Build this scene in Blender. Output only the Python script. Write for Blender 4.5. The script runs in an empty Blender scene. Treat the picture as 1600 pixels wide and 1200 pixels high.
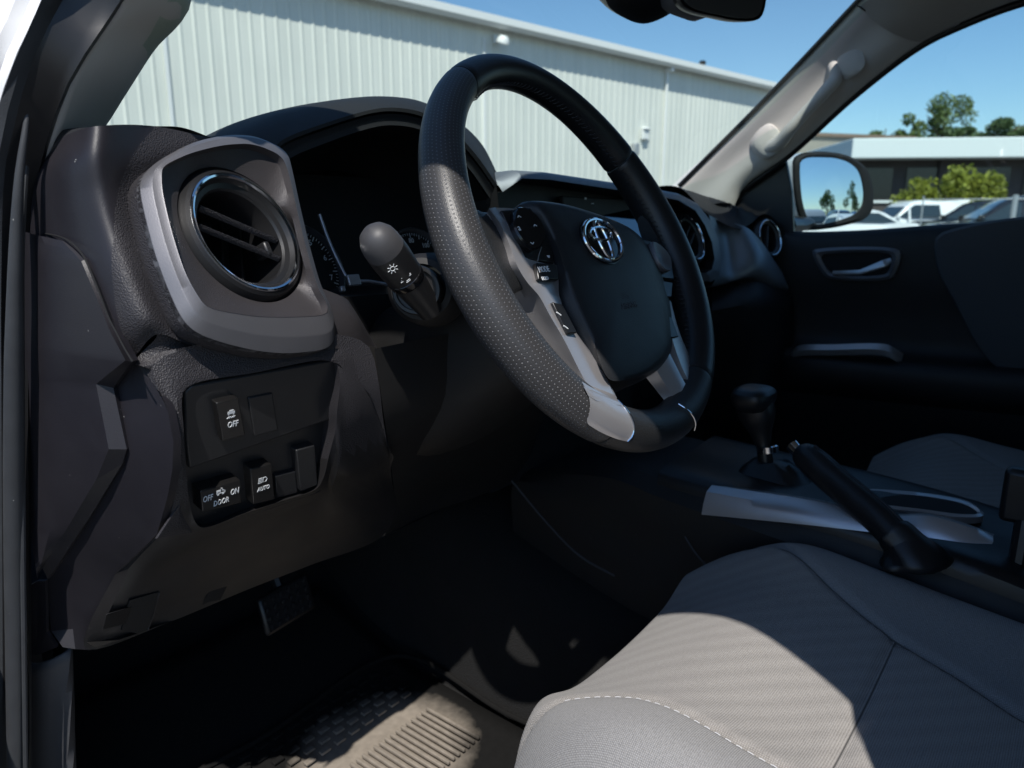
import bpy, bmesh, math, random
import numpy as np
from mathutils import Vector, Matrix
random.seed(7); np.random.seed(7)
scene = bpy.context.scene
COL = scene.collection

# ------------------------------------------------------------------ camera
FPX = 1155.0; TH = math.atan(265 / FPX); YAW = math.radians(52)
CAM = np.array([-.578, -.365, 1.30])
cR = np.array([math.cos(YAW), -math.sin(YAW), 0])
cF = np.array([math.sin(YAW) * math.cos(TH), math.cos(YAW) * math.cos(TH), -math.sin(TH)])
cU = np.cross(cR, cF)
cam_data = bpy.data.cameras.new('camera'); cam = bpy.data.objects.new('camera', cam_data)
COL.objects.link(cam); scene.camera = cam
cam_data.sensor_width = 36; cam_data.lens = FPX / 1600 * 36
cam_data.clip_start = .02; cam_data.clip_end = 3000
cam.matrix_world = Matrix(((cR[0], cU[0], -cF[0], CAM[0]), (cR[1], cU[1], -cF[1], CAM[1]), (cR[2], cU[2], -cF[2], CAM[2]), (0, 0, 0, 1)))
cam_data.dof.use_dof = True; cam_data.dof.focus_distance = .62; cam_data.dof.aperture_fstop = 9.0
# ------------------------------------------------------------------ world, sun, exposure
SUN = np.array([-1, -.8, 1.73]); SUN /= np.linalg.norm(SUN)
world = bpy.data.worlds.new("World"); scene.world = world; world.use_nodes = True
wn = world.node_tree; wn.nodes.clear()
sky = wn.nodes.new('ShaderNodeTexSky'); sky.sky_type = 'NISHITA'; sky.sun_disc = False
sky.sun_elevation = math.asin(SUN[2]); sky.sun_rotation = math.atan2(SUN[0], SUN[1])
sky.air_density = 1.0; sky.dust_density = .3; sky.ozone_density = 4.5
bg = wn.nodes.new('ShaderNodeBackground'); bg.inputs[1].default_value = .108
wo = wn.nodes.new('ShaderNodeOutputWorld')
hsv = wn.nodes.new('ShaderNodeHueSaturation'); hsv.inputs['Saturation'].default_value = 1.10; hsv.inputs['Value'].default_value = 1.3
wn.links.new(sky.outputs[0], hsv.inputs['Color']); wn.links.new(hsv.outputs[0], bg.inputs[0]); wn.links.new(bg.outputs[0], wo.inputs[0])
sl = bpy.data.lights.new('sun', 'SUN'); sl.energy = 5.2; sl.angle = math.radians(.53); sl.color = (1, .96, .905)
so = bpy.data.objects.new('sun', sl); COL.objects.link(so)
so.rotation_mode = 'QUATERNION'; so.rotation_quaternion = Vector(SUN).to_track_quat('Z', 'Y')
vs = scene.view_settings; vs.view_transform = 'Standard'; vs.look = 'None'; vs.gamma = 1; vs.exposure = 0
vs.use_curve_mapping = False
scene.cycles.max_bounces = 8; scene.cycles.transparent_max_bounces = 12
scene.cycles.diffuse_bounces = 4

# ------------------------------------------------------------------ turning a sight line into a real point
def ray(u, v): return cF + cR * (u - 800) / FPX - cU * (v - 600) / FPX
def aX(u, v, x): d = ray(u, v); return CAM + d * (x - CAM[0]) / d[0]
def aY(u, v, y): d = ray(u, v); return CAM + d * (y - CAM[1]) / d[1]
def aZ(u, v, z): d = ray(u, v); return CAM + d * (z - CAM[2]) / d[2]
def aD(u, v, t): return CAM + ray(u, v) * t
def aP(u, v, p0, n, off=0):
    d = ray(u, v); return CAM + d * (((p0 + n * off - CAM) @ n) / (d @ n))
def unit(v): v = np.array(v, float); return v / np.linalg.norm(v)

# ------------------------------------------------------------------ geometry helpers
def crom(pts, n, closed=False):
    """Catmull-Rom resample of a point list to n points, spaced by arc length."""
    P = np.array(pts, float)
    if len(P) == 2 and not closed:
        return P[0] + (P[1] - P[0]) * np.linspace(0, 1, n)[:, None]
    m = len(P)
    if closed: Q = np.vstack([P[-1], P, P[0], P[1]]); segs = m
    else: Q = np.vstack([2 * P[0] - P[1], P, 2 * P[-1] - P[-2]]); segs = m - 1
    out = []
    for i in range(segs):
        p0, p1, p2, p3 = Q[i:i + 4]
        d1 = max(np.linalg.norm(p1 - p0), 1e-9) ** .5; d2 = max(np.linalg.norm(p2 - p1), 1e-9) ** .5; d3 = max(np.linalg.norm(p3 - p2), 1e-9) ** .5
        m1 = (p2 - p1) + d2 * ((p1 - p0) / d1 - (p2 - p0) / (d1 + d2)) 
        m2 = (p2 - p1) + d2 * ((p3 - p2) / d3 - (p3 - p1) / (d2 + d3))
        for t in np.linspace(0, 1, 12, endpoint=False):
            out.append((2*t**3-3*t**2+1)*p1 + (t**3-2*t**2+t)*m1 + (-2*t**3+3*t**2)*p2 + (t**3-t**2)*m2)
    out.append(P[0] if closed else P[-1]); out = np.array(out)
    s = np.concatenate([[0], np.cumsum(np.linalg.norm(np.diff(out, axis=0), axis=1))])
    q = np.linspace(0, s[-1], n + 1)[:-1] if closed else np.linspace(0, s[-1], n)
    return np.stack([np.interp(q, s, out[:, k]) for k in range(out.shape[1])], 1)

ORG = {}
def thing(name, label, cat, loc=(0, 0, 0), group=None, kind=None):
    o = bpy.data.objects.new(name, None); COL.objects.link(o); o.location = loc
    o.empty_display_size = .05
    ORG[o] = np.array(loc, float); tag(o, label, cat, group, kind); return o
def tag(o, label=None, cat=None, group=None, kind=None):
    if label: o['label'] = label
    if cat: o['category'] = cat
    if group: o['group'] = group
    if kind: o['kind'] = kind
    return o
def obj(name, verts, faces, mat, parent=None, smooth=35, uv=None, bevel=0, bseg=2, solid=0, subsurf=0, recalc=True, loc=None):
    """one mesh object; verts are world coordinates"""
    verts = np.array(verts, float).reshape(-1, 3)
    org = ORG[parent] if parent is not None else (np.array(loc, float) if loc is not None else verts.mean(0))
    me = bpy.data.meshes.new(name)
    me.from_pydata([tuple(p) for p in (verts - org)], [], [tuple(f) for f in faces]); me.update()
    if uv is not None:
        ul = me.uv_layers.new(name='UVMap')
        for l in me.loops: ul.data[l.index].uv = uv[l.vertex_index]
    if recalc:
        bm = bmesh.new(); bm.from_mesh(me); bmesh.ops.recalc_face_normals(bm, faces=bm.faces); bm.to_mesh(me); bm.free()
    if smooth:
        for p in me.polygons: p.use_smooth = True
        if smooth < 170: me.set_sharp_from_angle(angle=math.radians(smooth))
    if mat: me.materials.append(mat)
    o = bpy.data.objects.new(name, me); COL.objects.link(o)
    if parent is not None: o.parent = parent
    else: o.location = org
    ORG[o] = org
    if solid: md = o.modifiers.new('t', 'SOLIDIFY'); md.thickness = abs(solid); md.offset = 1 if solid > 0 else -1
    if bevel: md = o.modifiers.new('b', 'BEVEL'); md.width = bevel; md.segments = bseg; md.limit_method = 'ANGLE'; md.angle_limit = math.radians(32); md.harden_normals = False
    if subsurf: md = o.modifiers.new('s', 'SUBSURF'); md.levels = subsurf; md.render_levels = subsurf
    return o
class MB:
    """collects shapes that make up one mesh"""
    def __init__(s): s.v = []; s.f = []
    def add(s, v, f):
        b = len(s.v); s.v += [tuple(p) for p in v]; s.f += [tuple(i + b for i in q) for q in f]; return s
    def box(s, c, size, ax=None):
        c = np.array(c, float); A = np.eye(3) if ax is None else np.array(ax, float)
        v = [c + A[0] * size[0] * i / 2 + A[1] * size[1] * j / 2 + A[2] * size[2] * k / 2 for i in (-1, 1) for j in (-1, 1) for k in (-1, 1)]
        return s.add(v, [(0, 1, 3, 2), (4, 6, 7, 5), (0, 4, 5, 1), (2, 3, 7, 6), (0, 2, 6, 4), (1, 5, 7, 3)])
    def tube(s, path, r, n=12, cap=True, flat=None):
        P = np.array(path, float); R = np.full(len(P), r) if np.isscalar(r) else np.array(r)
        T = np.gradient(P, axis=0); T /= np.linalg.norm(T, axis=1)[:, None]
        up = np.array([0, 0, 1.]) if abs(T[0][2]) < .9 else np.array([1., 0, 0])
        v = []; a = np.linspace(0, 2 * np.pi, n, endpoint=False)
        for p, t, rr in zip(P, T, R):
            x = np.cross(up, t); x /= np.linalg.norm(x); y = np.cross(t, x); up = y
            fy = 1 if flat is None else flat
            v += [p + rr * (math.cos(q) * x + fy * math.sin(q) * y) for q in a]
        f = [(i * n + j, i * n + (j + 1) % n, (i + 1) * n + (j + 1) % n, (i + 1) * n + j) for i in range(len(P) - 1) for j in range(n)]
        if cap: f += [tuple(range(n))[::-1], tuple(range((len(P) - 1) * n, len(P) * n))]
        return s.add(v, f)
    def grid(s, G, closed=False, capends=False):
        G = np.array(G); nv, nu = G.shape[:2]; m = nu if closed else nu - 1
        f = [(i * nu + j, i * nu + (j + 1) % nu, (i + 1) * nu + (j + 1) % nu, (i + 1) * nu + j) for i in range(nv - 1) for j in range(m)]
        if capends: f += [tuple(range(nu)), tuple(range((nv - 1) * nu, nv * nu))]
        return s.add(G.reshape(-1, 3), f)
    def prism(s, loop, vec):
        L = np.array(loop, float); n = len(L)
        return s.add(np.vstack([L, L + np.array(vec)]), [tuple(range(n)), tuple(range(2 * n - 1, n - 1, -1))] + [(i, (i + 1) % n, n + (i + 1) % n, n + i) for i in range(n)])
    def lathe(s, c, n, prof, seg=64, cap0=False, cap1=False):
        c = np.array(c); n = unit(n); x = unit(np.cross([0.1, .2, 1], n)); y = np.cross(n, x)
        a = np.linspace(0, 2 * np.pi, seg, endpoint=False)
        G = [[c + n * h + r * (math.cos(q) * x + math.sin(q) * y) for q in a] for r, h in prof]
        s.grid(G, closed=True); k = len(s.v) - len(prof) * seg
        if cap0: s.f.append(tuple(range(k, k + seg)))
        if cap1: s.f.append(tuple(range(k + (len(prof) - 1) * seg, k + len(prof) * seg)))
        return s
    def build(s, name, mat, parent=None, **k): return obj(name, s.v, s.f, mat, parent, **k)
def loft(rows, nu, nv, closed=False):
    """rows: lists of 3-D points -> smooth grid nv x nu"""
    A = np.array([crom(r, nu, closed) for r in rows])
    return np.stack([crom(A[:, j], nv) for j in range(nu)], 1)
def ring_loft(loops, nu, closed=True):
    return np.array([crom(r, nu, closed) for r in loops])
def loft_obj(name, rows, nu, nv, mat, parent=None, **k): return MB().grid(loft(rows, nu, nv)).build(name, mat, parent, **k)
def tube_obj(name, path, r, mat, parent=None, n=12, res=None, flat=None, **k):
    if res: path = crom(path, res); r = r if np.isscalar(r) else np.interp(np.linspace(0, 1, res), np.linspace(0, 1, len(r)), r)
    return MB().tube(path, r, n, flat=flat).build(name, mat, parent, **k)
def slab(name, loop, vec, mat, parent=None, res=None, bevel=.001, **k):
    L = np.array(loop) if not res else crom(loop, res, True)
    return MB().prism(L, vec).build(name, mat, parent, bevel=bevel, smooth=k.pop('smooth', 40), **k)
def pillow(name, loop, n, prof, mat, parent=None, res=60, **k):
    """domed solid: rings of the outline, scaled about its centroid by s and lifted by h"""
    L = crom(loop, res, True) if res else np.array(loop); c = L.mean(0); n = np.array(n)
    G = [c + (L - c) * s_ + n * h for s_, h in prof]
    m = MB().grid(G, closed=True); nn = len(L); b = (len(prof) - 1) * nn
    m.v.append(tuple(c + n * prof[-1][1])); e = len(m.v) - 1
    m.f += [(b + i, b + (i + 1) % nn, e) for i in range(nn)]
    return m.build(name, mat, parent, **k)
def lettering(name, body, pos, right, up, size, mat, parent, align='CENTER', depth=.0002, xs=1):
    cu = bpy.data.curves.new(name, 'FONT'); cu.body = body; cu.size = size; cu.align_x = align; cu.align_y = 'CENTER'
    cu.extrude = depth; cu.resolution_u = 2
    tmp = bpy.data.objects.new('t', cu); COL.objects.link(tmp)
    dg = bpy.context.evaluated_depsgraph_get(); me = bpy.data.meshes.new_from_object(tmp.evaluated_get(dg))
    bpy.data.objects.remove(tmp); bpy.data.curves.remove(cu)
    r = unit(right); u = unit(up); n = np.cross(r, u)
    v = [np.array(pos) + r * xs * p.co.x + u * p.co.y + n * p.co.z for p in me.vertices]; f = [tuple(p.vertices) for p in me.polygons]
    bpy.data.meshes.remove(me)
    return obj(name, v, f, mat, parent, smooth=0, recalc=False)
def dup(o, parent=None, loc=None, label=None):
    c = o.copy(); COL.objects.link(c); c.parent = parent
    if loc is not None: c.location = loc
    if label: c['label'] = label
    for ch in [q for q in bpy.data.objects if q.parent == o]: dup(ch, c)
    return c
# ------------------------------------------------------------------ materials
def nodes(name):
    m = bpy.data.materials.new(name); m.use_nodes = True; nt = m.node_tree
    return m, nt, nt.nodes['Principled BSDF'], nt.nodes['Material Output']
def N_(nt, t, **kw):
    n = nt.nodes.new(t)
    for k, v in kw.items():
        if k.startswith('i_'): n.inputs[k[2:].replace('_', ' ')].default_value = v
        else: setattr(n, k, v)
    return n
def coords(nt, scale=(1, 1, 1), kind='Object'):
    tc = N_(nt, 'ShaderNodeTexCoord'); mp = N_(nt, 'ShaderNodeMapping'); mp.inputs['Scale'].default_value = scale
    nt.links.new(tc.outputs[kind], mp.inputs[0]); return mp.outputs[0]
def mat(name, col, rough=.5, metal=0, grain=0, bump=0, spec=.5, var=.0, kind='noise', dust=0, coat=0, dist=.0004, vscale=25):
    m, nt, b, out = nodes(name); L = nt.links
    b.inputs['Base Color'].default_value = (*col, 1); b.inputs['Roughness'].default_value = rough
    b.inputs['Metallic'].default_value = metal; b.inputs['Specular IOR Level'].default_value = spec
    b.inputs['Coat Weight'].default_value = coat
    co = coords(nt)
    if var:
        nz = N_(nt, 'ShaderNodeTexNoise'); nz.inputs['Scale'].default_value = vscale; nz.inputs['Detail'].default_value = 5; L.new(co, nz.inputs[0])
        mx = N_(nt, 'ShaderNodeMix', data_type='RGBA'); mx.inputs[6].default_value = (*[c * (1 - var) for c in col], 1); mx.inputs[7].default_value = (*[min(1, c * (1 + var)) for c in col], 1)
        L.new(nz.outputs[0], mx.inputs[0]); L.new(mx.outputs[2], b.inputs['Base Color']); last = mx.outputs[2]
        mr = N_(nt, 'ShaderNodeMapRange'); mr.inputs[3].default_value = rough * .82; mr.inputs[4].default_value = min(1, rough * 1.18); L.new(nz.outputs[0], mr.inputs[0]); L.new(mr.outputs[0], b.inputs['Roughness'])
        if dust:
            v = N_(nt, 'ShaderNodeTexVoronoi'); v.inputs['Scale'].default_value = 90; L.new(co, v.inputs[0])
            lt = N_(nt, 'ShaderNodeMath', operation='LESS_THAN'); lt.inputs[1].default_value = .042; L.new(v.outputs['Distance'], lt.inputs[0])
            n2 = N_(nt, 'ShaderNodeTexNoise'); n2.inputs['Scale'].default_value = 37; L.new(co, n2.inputs[0])
            gt = N_(nt, 'ShaderNodeMath', operation='GREATER_THAN'); gt.inputs[1].default_value = .58; L.new(n2.outputs[0], gt.inputs[0])
            mu = N_(nt, 'ShaderNodeMath', operation='MULTIPLY'); L.new(lt.outputs[0], mu.inputs[0]); L.new(gt.outputs[0], mu.inputs[1])
            m2 = N_(nt, 'ShaderNodeMix', data_type='RGBA'); m2.inputs[7].default_value = (dust, dust, dust * .95, 1)
            L.new(mu.outputs[0], m2.inputs[0]); L.new(last, m2.inputs[6]); L.new(m2.outputs[2], b.inputs['Base Color'])
    if grain:
        if kind == 'leather':
            t = N_(nt, 'ShaderNodeTexVoronoi', feature='SMOOTH_F1'); t.inputs['Smoothness'].default_value = .4; src = 'Distance'
        else:
            t = N_(nt, 'ShaderNodeTexNoise'); t.inputs['Detail'].default_value = 3; src = 0
        t.inputs['Scale'].default_value = grain; L.new(co, t.inputs[0])
        bp = N_(nt, 'ShaderNodeBump'); bp.inputs['Strength'].default_value = bump; bp.inputs['Distance'].default_value = dist
        L.new(t.outputs[src], bp.inputs['Height']); L.new(bp.outputs[0], b.inputs['Normal'])
    return m
M = {}
M['dash'] = mat('dash_plastic', (.027, .0250, .0285), .56, grain=950, bump=.8, var=.14, kind='leather', dust=.12, dist=.0007)
M['knee'] = mat('knee_panel_plastic', (.0165, .0155, .0163), .5, grain=1500, bump=.5, var=.1, dust=.12)
M['dashside'] = mat('dash_side_plastic', (.015, .0137, .018), .50, grain=1300, bump=.35, var=.06, dust=.25)
M['dashtop'] = mat('dash_top_plastic', (.020, .021, .024), .62, spec=.25, grain=1000, bump=.6, var=.1, kind='leather')
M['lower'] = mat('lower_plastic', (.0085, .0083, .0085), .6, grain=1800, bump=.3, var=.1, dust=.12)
M['kick'] = mat('kick_panel_plastic', (.055, .057, .063), .6, grain=1300, bump=.3, var=.15, dust=.3)
M['black'] = mat('black_plastic', (.012, .012, .013), .38, grain=2500, bump=.12, var=.05)
M['panel'] = mat('switch_panel_plastic', (.016, .0165, .018), .42, grain=2500, bump=.1, var=.05, dust=.3)
M['gloss'] = mat('gloss_black', (.008, .008, .009), .12, var=.02)
M['piano'] = mat('button_black', (.011, .0105, .0105), .3, var=.05)
M['deep'] = mat('deep_black', (.004, .004, .0045), .8)
M['silver'] = mat('satin_silver_paint', (.56, .54, .545), .32, metal=.7, grain=3000, bump=.03, var=.05)
M['darksilver'] = mat('graphite_paint', (.165, .163, .175), .46, metal=.55, grain=1400, bump=.2, var=.05)
M['bronze'] = mat('grey_brown_plastic', (.050, .0455, .048), .45, metal=.25, grain=1300, bump=.9, var=.06)
M['chrome'] = mat('chrome', (.85, .88, .92), .07, metal=1)
M['leather'] = mat('black_leather', (.017, .0175, .0185), .42, grain=900, bump=.55, var=.1, kind='leather', dist=.0005)
M['leather_smooth'] = mat('smooth_leather', (.013, .0135, .015), .36, grain=1300, bump=.3, var=.1, kind='leather')
M['airbag'] = mat('airbag_cover', (.014, .015, .017), .5, grain=1500, bump=.3, var=.08, kind='leather')
M['pillar'] = mat('pillar_trim', (.57, .545, .51), .75, grain=1500, bump=.25, var=.03)
M['headliner'] = mat('headliner_fabric', (.40, .375, .345), .95, grain=1400, bump=.4, var=.05)
M['rubber'] = mat('rubber_seal', (.040, .043, .048), .62, grain=1500, bump=.55, var=.25, dust=.3, vscale=60)
M['carpet'] = mat('carpet', (.0055, .0055, .0058), .98, grain=500, bump=1, var=.3, dist=.002)
def sunpatch_mat():  # tan blotch in the base colour stands for sunlight on the mat
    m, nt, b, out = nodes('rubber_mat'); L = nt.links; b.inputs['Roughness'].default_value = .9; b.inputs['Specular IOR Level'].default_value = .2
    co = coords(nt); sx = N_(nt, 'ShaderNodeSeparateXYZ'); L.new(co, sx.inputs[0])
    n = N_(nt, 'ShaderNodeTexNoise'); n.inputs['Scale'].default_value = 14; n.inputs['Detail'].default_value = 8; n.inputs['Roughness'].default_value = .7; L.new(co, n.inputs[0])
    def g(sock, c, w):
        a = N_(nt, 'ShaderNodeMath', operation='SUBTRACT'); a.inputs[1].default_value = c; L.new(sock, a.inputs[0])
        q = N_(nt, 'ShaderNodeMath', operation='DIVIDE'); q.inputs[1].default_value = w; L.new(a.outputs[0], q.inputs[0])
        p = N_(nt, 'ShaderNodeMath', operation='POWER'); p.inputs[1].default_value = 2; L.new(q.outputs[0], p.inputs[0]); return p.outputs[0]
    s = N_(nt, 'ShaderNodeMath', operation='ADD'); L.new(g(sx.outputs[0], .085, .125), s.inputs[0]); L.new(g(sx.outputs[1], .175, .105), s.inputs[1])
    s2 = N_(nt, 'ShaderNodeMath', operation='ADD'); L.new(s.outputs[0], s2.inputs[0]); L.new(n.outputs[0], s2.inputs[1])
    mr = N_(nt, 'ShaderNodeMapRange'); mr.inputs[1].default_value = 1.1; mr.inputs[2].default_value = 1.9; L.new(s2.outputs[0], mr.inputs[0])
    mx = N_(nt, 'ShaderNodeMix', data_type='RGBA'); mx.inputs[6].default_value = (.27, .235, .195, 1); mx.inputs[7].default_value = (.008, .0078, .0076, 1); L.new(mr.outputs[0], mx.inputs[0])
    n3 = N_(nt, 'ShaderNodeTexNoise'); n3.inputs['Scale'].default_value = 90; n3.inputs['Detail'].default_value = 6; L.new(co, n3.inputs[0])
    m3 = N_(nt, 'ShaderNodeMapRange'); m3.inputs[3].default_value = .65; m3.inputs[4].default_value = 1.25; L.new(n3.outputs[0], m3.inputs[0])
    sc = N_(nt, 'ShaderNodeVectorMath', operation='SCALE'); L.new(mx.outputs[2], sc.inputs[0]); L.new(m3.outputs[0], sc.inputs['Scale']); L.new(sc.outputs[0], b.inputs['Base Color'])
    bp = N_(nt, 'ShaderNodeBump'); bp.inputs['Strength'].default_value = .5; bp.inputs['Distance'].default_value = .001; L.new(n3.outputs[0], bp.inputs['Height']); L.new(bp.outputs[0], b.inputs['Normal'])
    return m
M['mat'] = sunpatch_mat()
M['white'] = mat('white_lettering', (.75, .77, .78), .5)
M['red'] = mat('red_marks', (.45, .02, .02), .5)
M['paintw'] = mat('white_car_paint', (.80, .80, .80), .2, coat=.5)
M['doorgrey'] = mat('door_trim_plastic', (.007, .0075, .009), .6, grain=1200, bump=.3, var=.1)
M['doorcloth'] = mat('door_insert_cloth', (.055, .058, .064), .9, grain=1600, bump=.6, var=.1)
M['thread'] = mat('pale_thread', (.55, .55, .56), .8)
M['seamdark'] = mat('seam_shadow_thread', (.09, .088, .085), .9)
M['stitch'] = mat('dark_thread', (.03, .03, .034), .8)
M['screen'] = mat('display_glass', (.22, .25, .28), .05, metal=1)
# leather with perforations, laid out on the rim's own UVs
def perf_leather():
    m, nt, b, out = nodes('perforated_leather'); L = nt.links
    b.inputs['Roughness'].default_value = .40
    tc = N_(nt, 'ShaderNodeTexCoord'); sx = N_(nt, 'ShaderNodeSeparateXYZ'); L.new(tc.outputs['UV'], sx.inputs[0])
    def mth(op, a, b_=None):
        n = N_(nt, 'ShaderNodeMath', operation=op)
        for i, q in enumerate((a, b_)):
            if q is None: continue
            if isinstance(q, (int, float)): n.inputs[i].default_value = q
            else: L.new(q, n.inputs[i])
        return n.outputs[0]
    U_ = mth('MULTIPLY', sx.outputs[0], 1.0); V_ = mth('MULTIPLY', sx.outputs[1], 1.0)
    row = mth('FLOOR', V_); half = mth('MULTIPLY', mth('MODULO', row, 2.0), .5)
    fu = mth('SUBTRACT', mth('FRACT', mth('ADD', U_, half)), .5); fv = mth('SUBTRACT', mth('FRACT', V_), .5)
    d = mth('SQRT', mth('ADD', mth('POWER', mth('ABSOLUTE', fu), 2.0), mth('POWER', mth('ABSOLUTE', fv), 2.0)))
    mr = N_(nt, 'ShaderNodeMapRange'); mr.inputs[1].default_value = .08; mr.inputs[2].default_value = .20; L.new(d, mr.inputs[0])
    co = coords(nt); v = N_(nt, 'ShaderNodeTexVoronoi', feature='SMOOTH_F1'); v.inputs['Scale'].default_value = 1400; L.new(co, v.inputs[0])
    h = mth('ADD', mr.outputs[0], mth('MULTIPLY', v.outputs['Distance'], .25))
    bp = N_(nt, 'ShaderNodeBump'); bp.inputs['Strength'].default_value = .9; bp.inputs['Distance'].default_value = .0005
    L.new(h, bp.inputs['Height']); L.new(bp.outputs[0], b.inputs['Normal'])
    mx = N_(nt, 'ShaderNodeMix', data_type='RGBA'); mx.inputs[6].default_value = (.13, .13, .14, 1); mx.inputs[7].default_value = (.038, .037, .038, 1)  # perforation dots coloured paler to stand for their glints
    L.new(mr.outputs[0], mx.inputs[0]); L.new(mx.outputs[2], b.inputs['Base Color'])
    return m
M['perf'] = perf_leather()
def fabric(name, c1, c2, sc, rib=0, bmp=.6):
    m, nt, b, out = nodes(name); L = nt.links
    b.inputs['Roughness'].default_value = .95; b.inputs['Specular IOR Level'].default_value = .15
    b.inputs['Sheen Weight'].default_value = .15
    co = coords(nt)
    w1 = N_(nt, 'ShaderNodeTexWave', bands_direction='X'); w2 = N_(nt, 'ShaderNodeTexWave', bands_direction='DIAGONAL')
    for w in (w1, w2): w.inputs['Scale'].default_value = sc; w.inputs['Distortion'].default_value = 1.2; w.inputs['Detail Scale'].default_value = 3; L.new(co, w.inputs[0])
    w3 = N_(nt, 'ShaderNodeTexWave', bands_direction='Y'); w3.inputs['Scale'].default_value = sc * .8; w3.inputs['Distortion'].default_value = .6; L.new(co, w3.inputs[0])
    ml = N_(nt, 'ShaderNodeMath', operation='MULTIPLY'); L.new(w1.outputs['Fac'], ml.inputs[0]); L.new(w3.outputs['Fac'], ml.inputs[1])
    nz = N_(nt, 'ShaderNodeTexNoise'); nz.inputs['Scale'].default_value = 700; L.new(co, nz.inputs[0])
    ad = N_(nt, 'ShaderNodeMath', operation='ADD'); L.new(ml.outputs[0], ad.inputs[0]); L.new(nz.outputs[0], ad.inputs[1])
    mr = N_(nt, 'ShaderNodeMapRange'); mr.inputs[1].default_value = .3; mr.inputs[2].default_value = 1.3; L.new(ad.outputs[0], mr.inputs[0])
    mx = N_(nt, 'ShaderNodeMix', data_type='RGBA'); mx.inputs[6].default_value = (*c1, 1); mx.inputs[7].default_value = (*c2, 1); L.new(mr.outputs[0], mx.inputs[0])
    last = mx.outputs[2]
    if rib:
        r = N_(nt, 'ShaderNodeTexWave', bands_direction='DIAGONAL'); r.inputs['Scale'].default_value = rib; r.inputs['Distortion'].default_value = 2.2; r.inputs['Detail'].default_value = 2; r.inputs['Detail Scale'].default_value = .6; L.new(co, r.inputs[0])
        r2 = N_(nt, 'ShaderNodeMapRange'); r2.inputs[3].default_value = .93; r2.inputs[4].default_value = 1.04; L.new(r.outputs['Fac'], r2.inputs[0])
        mm = N_(nt, 'ShaderNodeVectorMath', operation='SCALE'); L.new(last, mm.inputs[0]); L.new(r2.outputs[0], mm.inputs['Scale']); last = mm.outputs[0]
    L.new(last, b.inputs['Base Color'])
    bp = N_(nt, 'ShaderNodeBump'); bp.inputs['Strength'].default_value = bmp; bp.inputs['Distance'].default_value = .0006; L.new(ad.outputs[0], bp.inputs['Height']); L.new(bp.outputs[0], b.inputs['Normal'])
    return m
M['seat'] = fabric('seat_fabric', (.21, .198, .187), (.415, .392, .37), 230, rib=22)
M['seatside'] = fabric('seat_side_fabric', (.18, .177, .176), (.37, .362, .358), 270)
def glass(name, tint, refl=.04, rough=0, ior=1.45):
    m, nt, b, out = nodes(name); nt.nodes.remove(b); L = nt.links
    t = N_(nt, 'ShaderNodeBsdfTransparent'); t.inputs[0].default_value = (*tint, 1)
    g = N_(nt, 'ShaderNodeBsdfGlossy'); g.inputs['Roughness'].default_value = rough
    lw = N_(nt, 'ShaderNodeLayerWeight'); pw = N_(nt, 'ShaderNodeMath', operation='POWER'); pw.inputs[1].default_value = 5; L.new(lw.outputs['Facing'], pw.inputs[0])
    fr = N_(nt, 'ShaderNodeMath', operation='MULTIPLY_ADD'); fr.inputs[1].default_value = .5; fr.inputs[2].default_value = refl; L.new(pw.outputs[0], fr.inputs[0])
    mx = N_(nt, 'ShaderNodeMixShader'); L.new(fr.outputs[0], mx.inputs[0]); L.new(t.outputs[0], mx.inputs[1]); L.new(g.outputs[0], mx.inputs[2])
    L.new(mx.outputs[0], out.inputs[0]); return m
M['windshield'] = glass('windshield_glass', (.86, .95, .90), ior=1.18)
M['sideglass'] = glass('side_window_glass', (.76, .92, .90), ior=1.2)
M['carglass'] = mat('parked_car_glass', (.03, .045, .055), .08)
M['mirror'] = mat('mirror_glass', (.80, .86, .88), .01, metal=1)
# exterior
def wall_sheet():
    m, nt, b, out = nodes('white_wall_sheet'); L = nt.links; b.inputs['Roughness'].default_value = .5
    n1 = N_(nt, 'ShaderNodeTexNoise'); n1.inputs['Scale'].default_value = 1; n1.inputs['Detail'].default_value = 5; L.new(coords(nt, (5, 5, .35)), n1.inputs[0])
    n2 = N_(nt, 'ShaderNodeTexNoise'); n2.inputs['Scale'].default_value = .5; n2.inputs['Detail'].default_value = 4; L.new(coords(nt), n2.inputs[0])
    a = N_(nt, 'ShaderNodeMath', operation='MULTIPLY'); L.new(n1.outputs[0], a.inputs[0]); L.new(n2.outputs[0], a.inputs[1])
    mr = N_(nt, 'ShaderNodeMapRange'); mr.inputs[1].default_value = .12; mr.inputs[2].default_value = .40; L.new(a.outputs[0], mr.inputs[0])
    mx = N_(nt, 'ShaderNodeMix', data_type='RGBA'); mx.inputs[6].default_value = (.66, .675, .625, 1); mx.inputs[7].default_value = (.77, .775, .715, 1); L.new(mr.outputs[0], mx.inputs[0]); L.new(mx.outputs[2], b.inputs['Base Color'])
    return m
M['wallw'] = wall_sheet()
M['stacktrim'] = mat('stack_trim_paint', (.20, .22, .25), .55, metal=.5, grain=2600, bump=.05)
M['trimw'] = mat('white_metal_trim', (.78, .79, .78), .5, var=.03)
M['tan'] = mat('tan_wall', (.33, .29, .24), .8, var=.1, vscale=2)
M['fascia'] = mat('white_fascia', (.72, .74, .72), .6, var=.05)
M['brick'] = mat('brown_wall', (.075, .062, .058), .9, var=.25, vscale=1.5)
M['darkwin'] = mat('dark_window', (.02, .022, .026), .15)
M['steelpost'] = mat('galvanised_post', (.45, .46, .47), .45, metal=.5)
M['trunk'] = mat('bark', (.10, .075, .05), .95, grain=20, bump=.6, dist=.02)
M['tyre'] = mat('tyre', (.02, .02, .02), .9)
M['rust'] = mat('rusty_flue', (.20, .12, .07), .8, var=.3)
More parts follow.
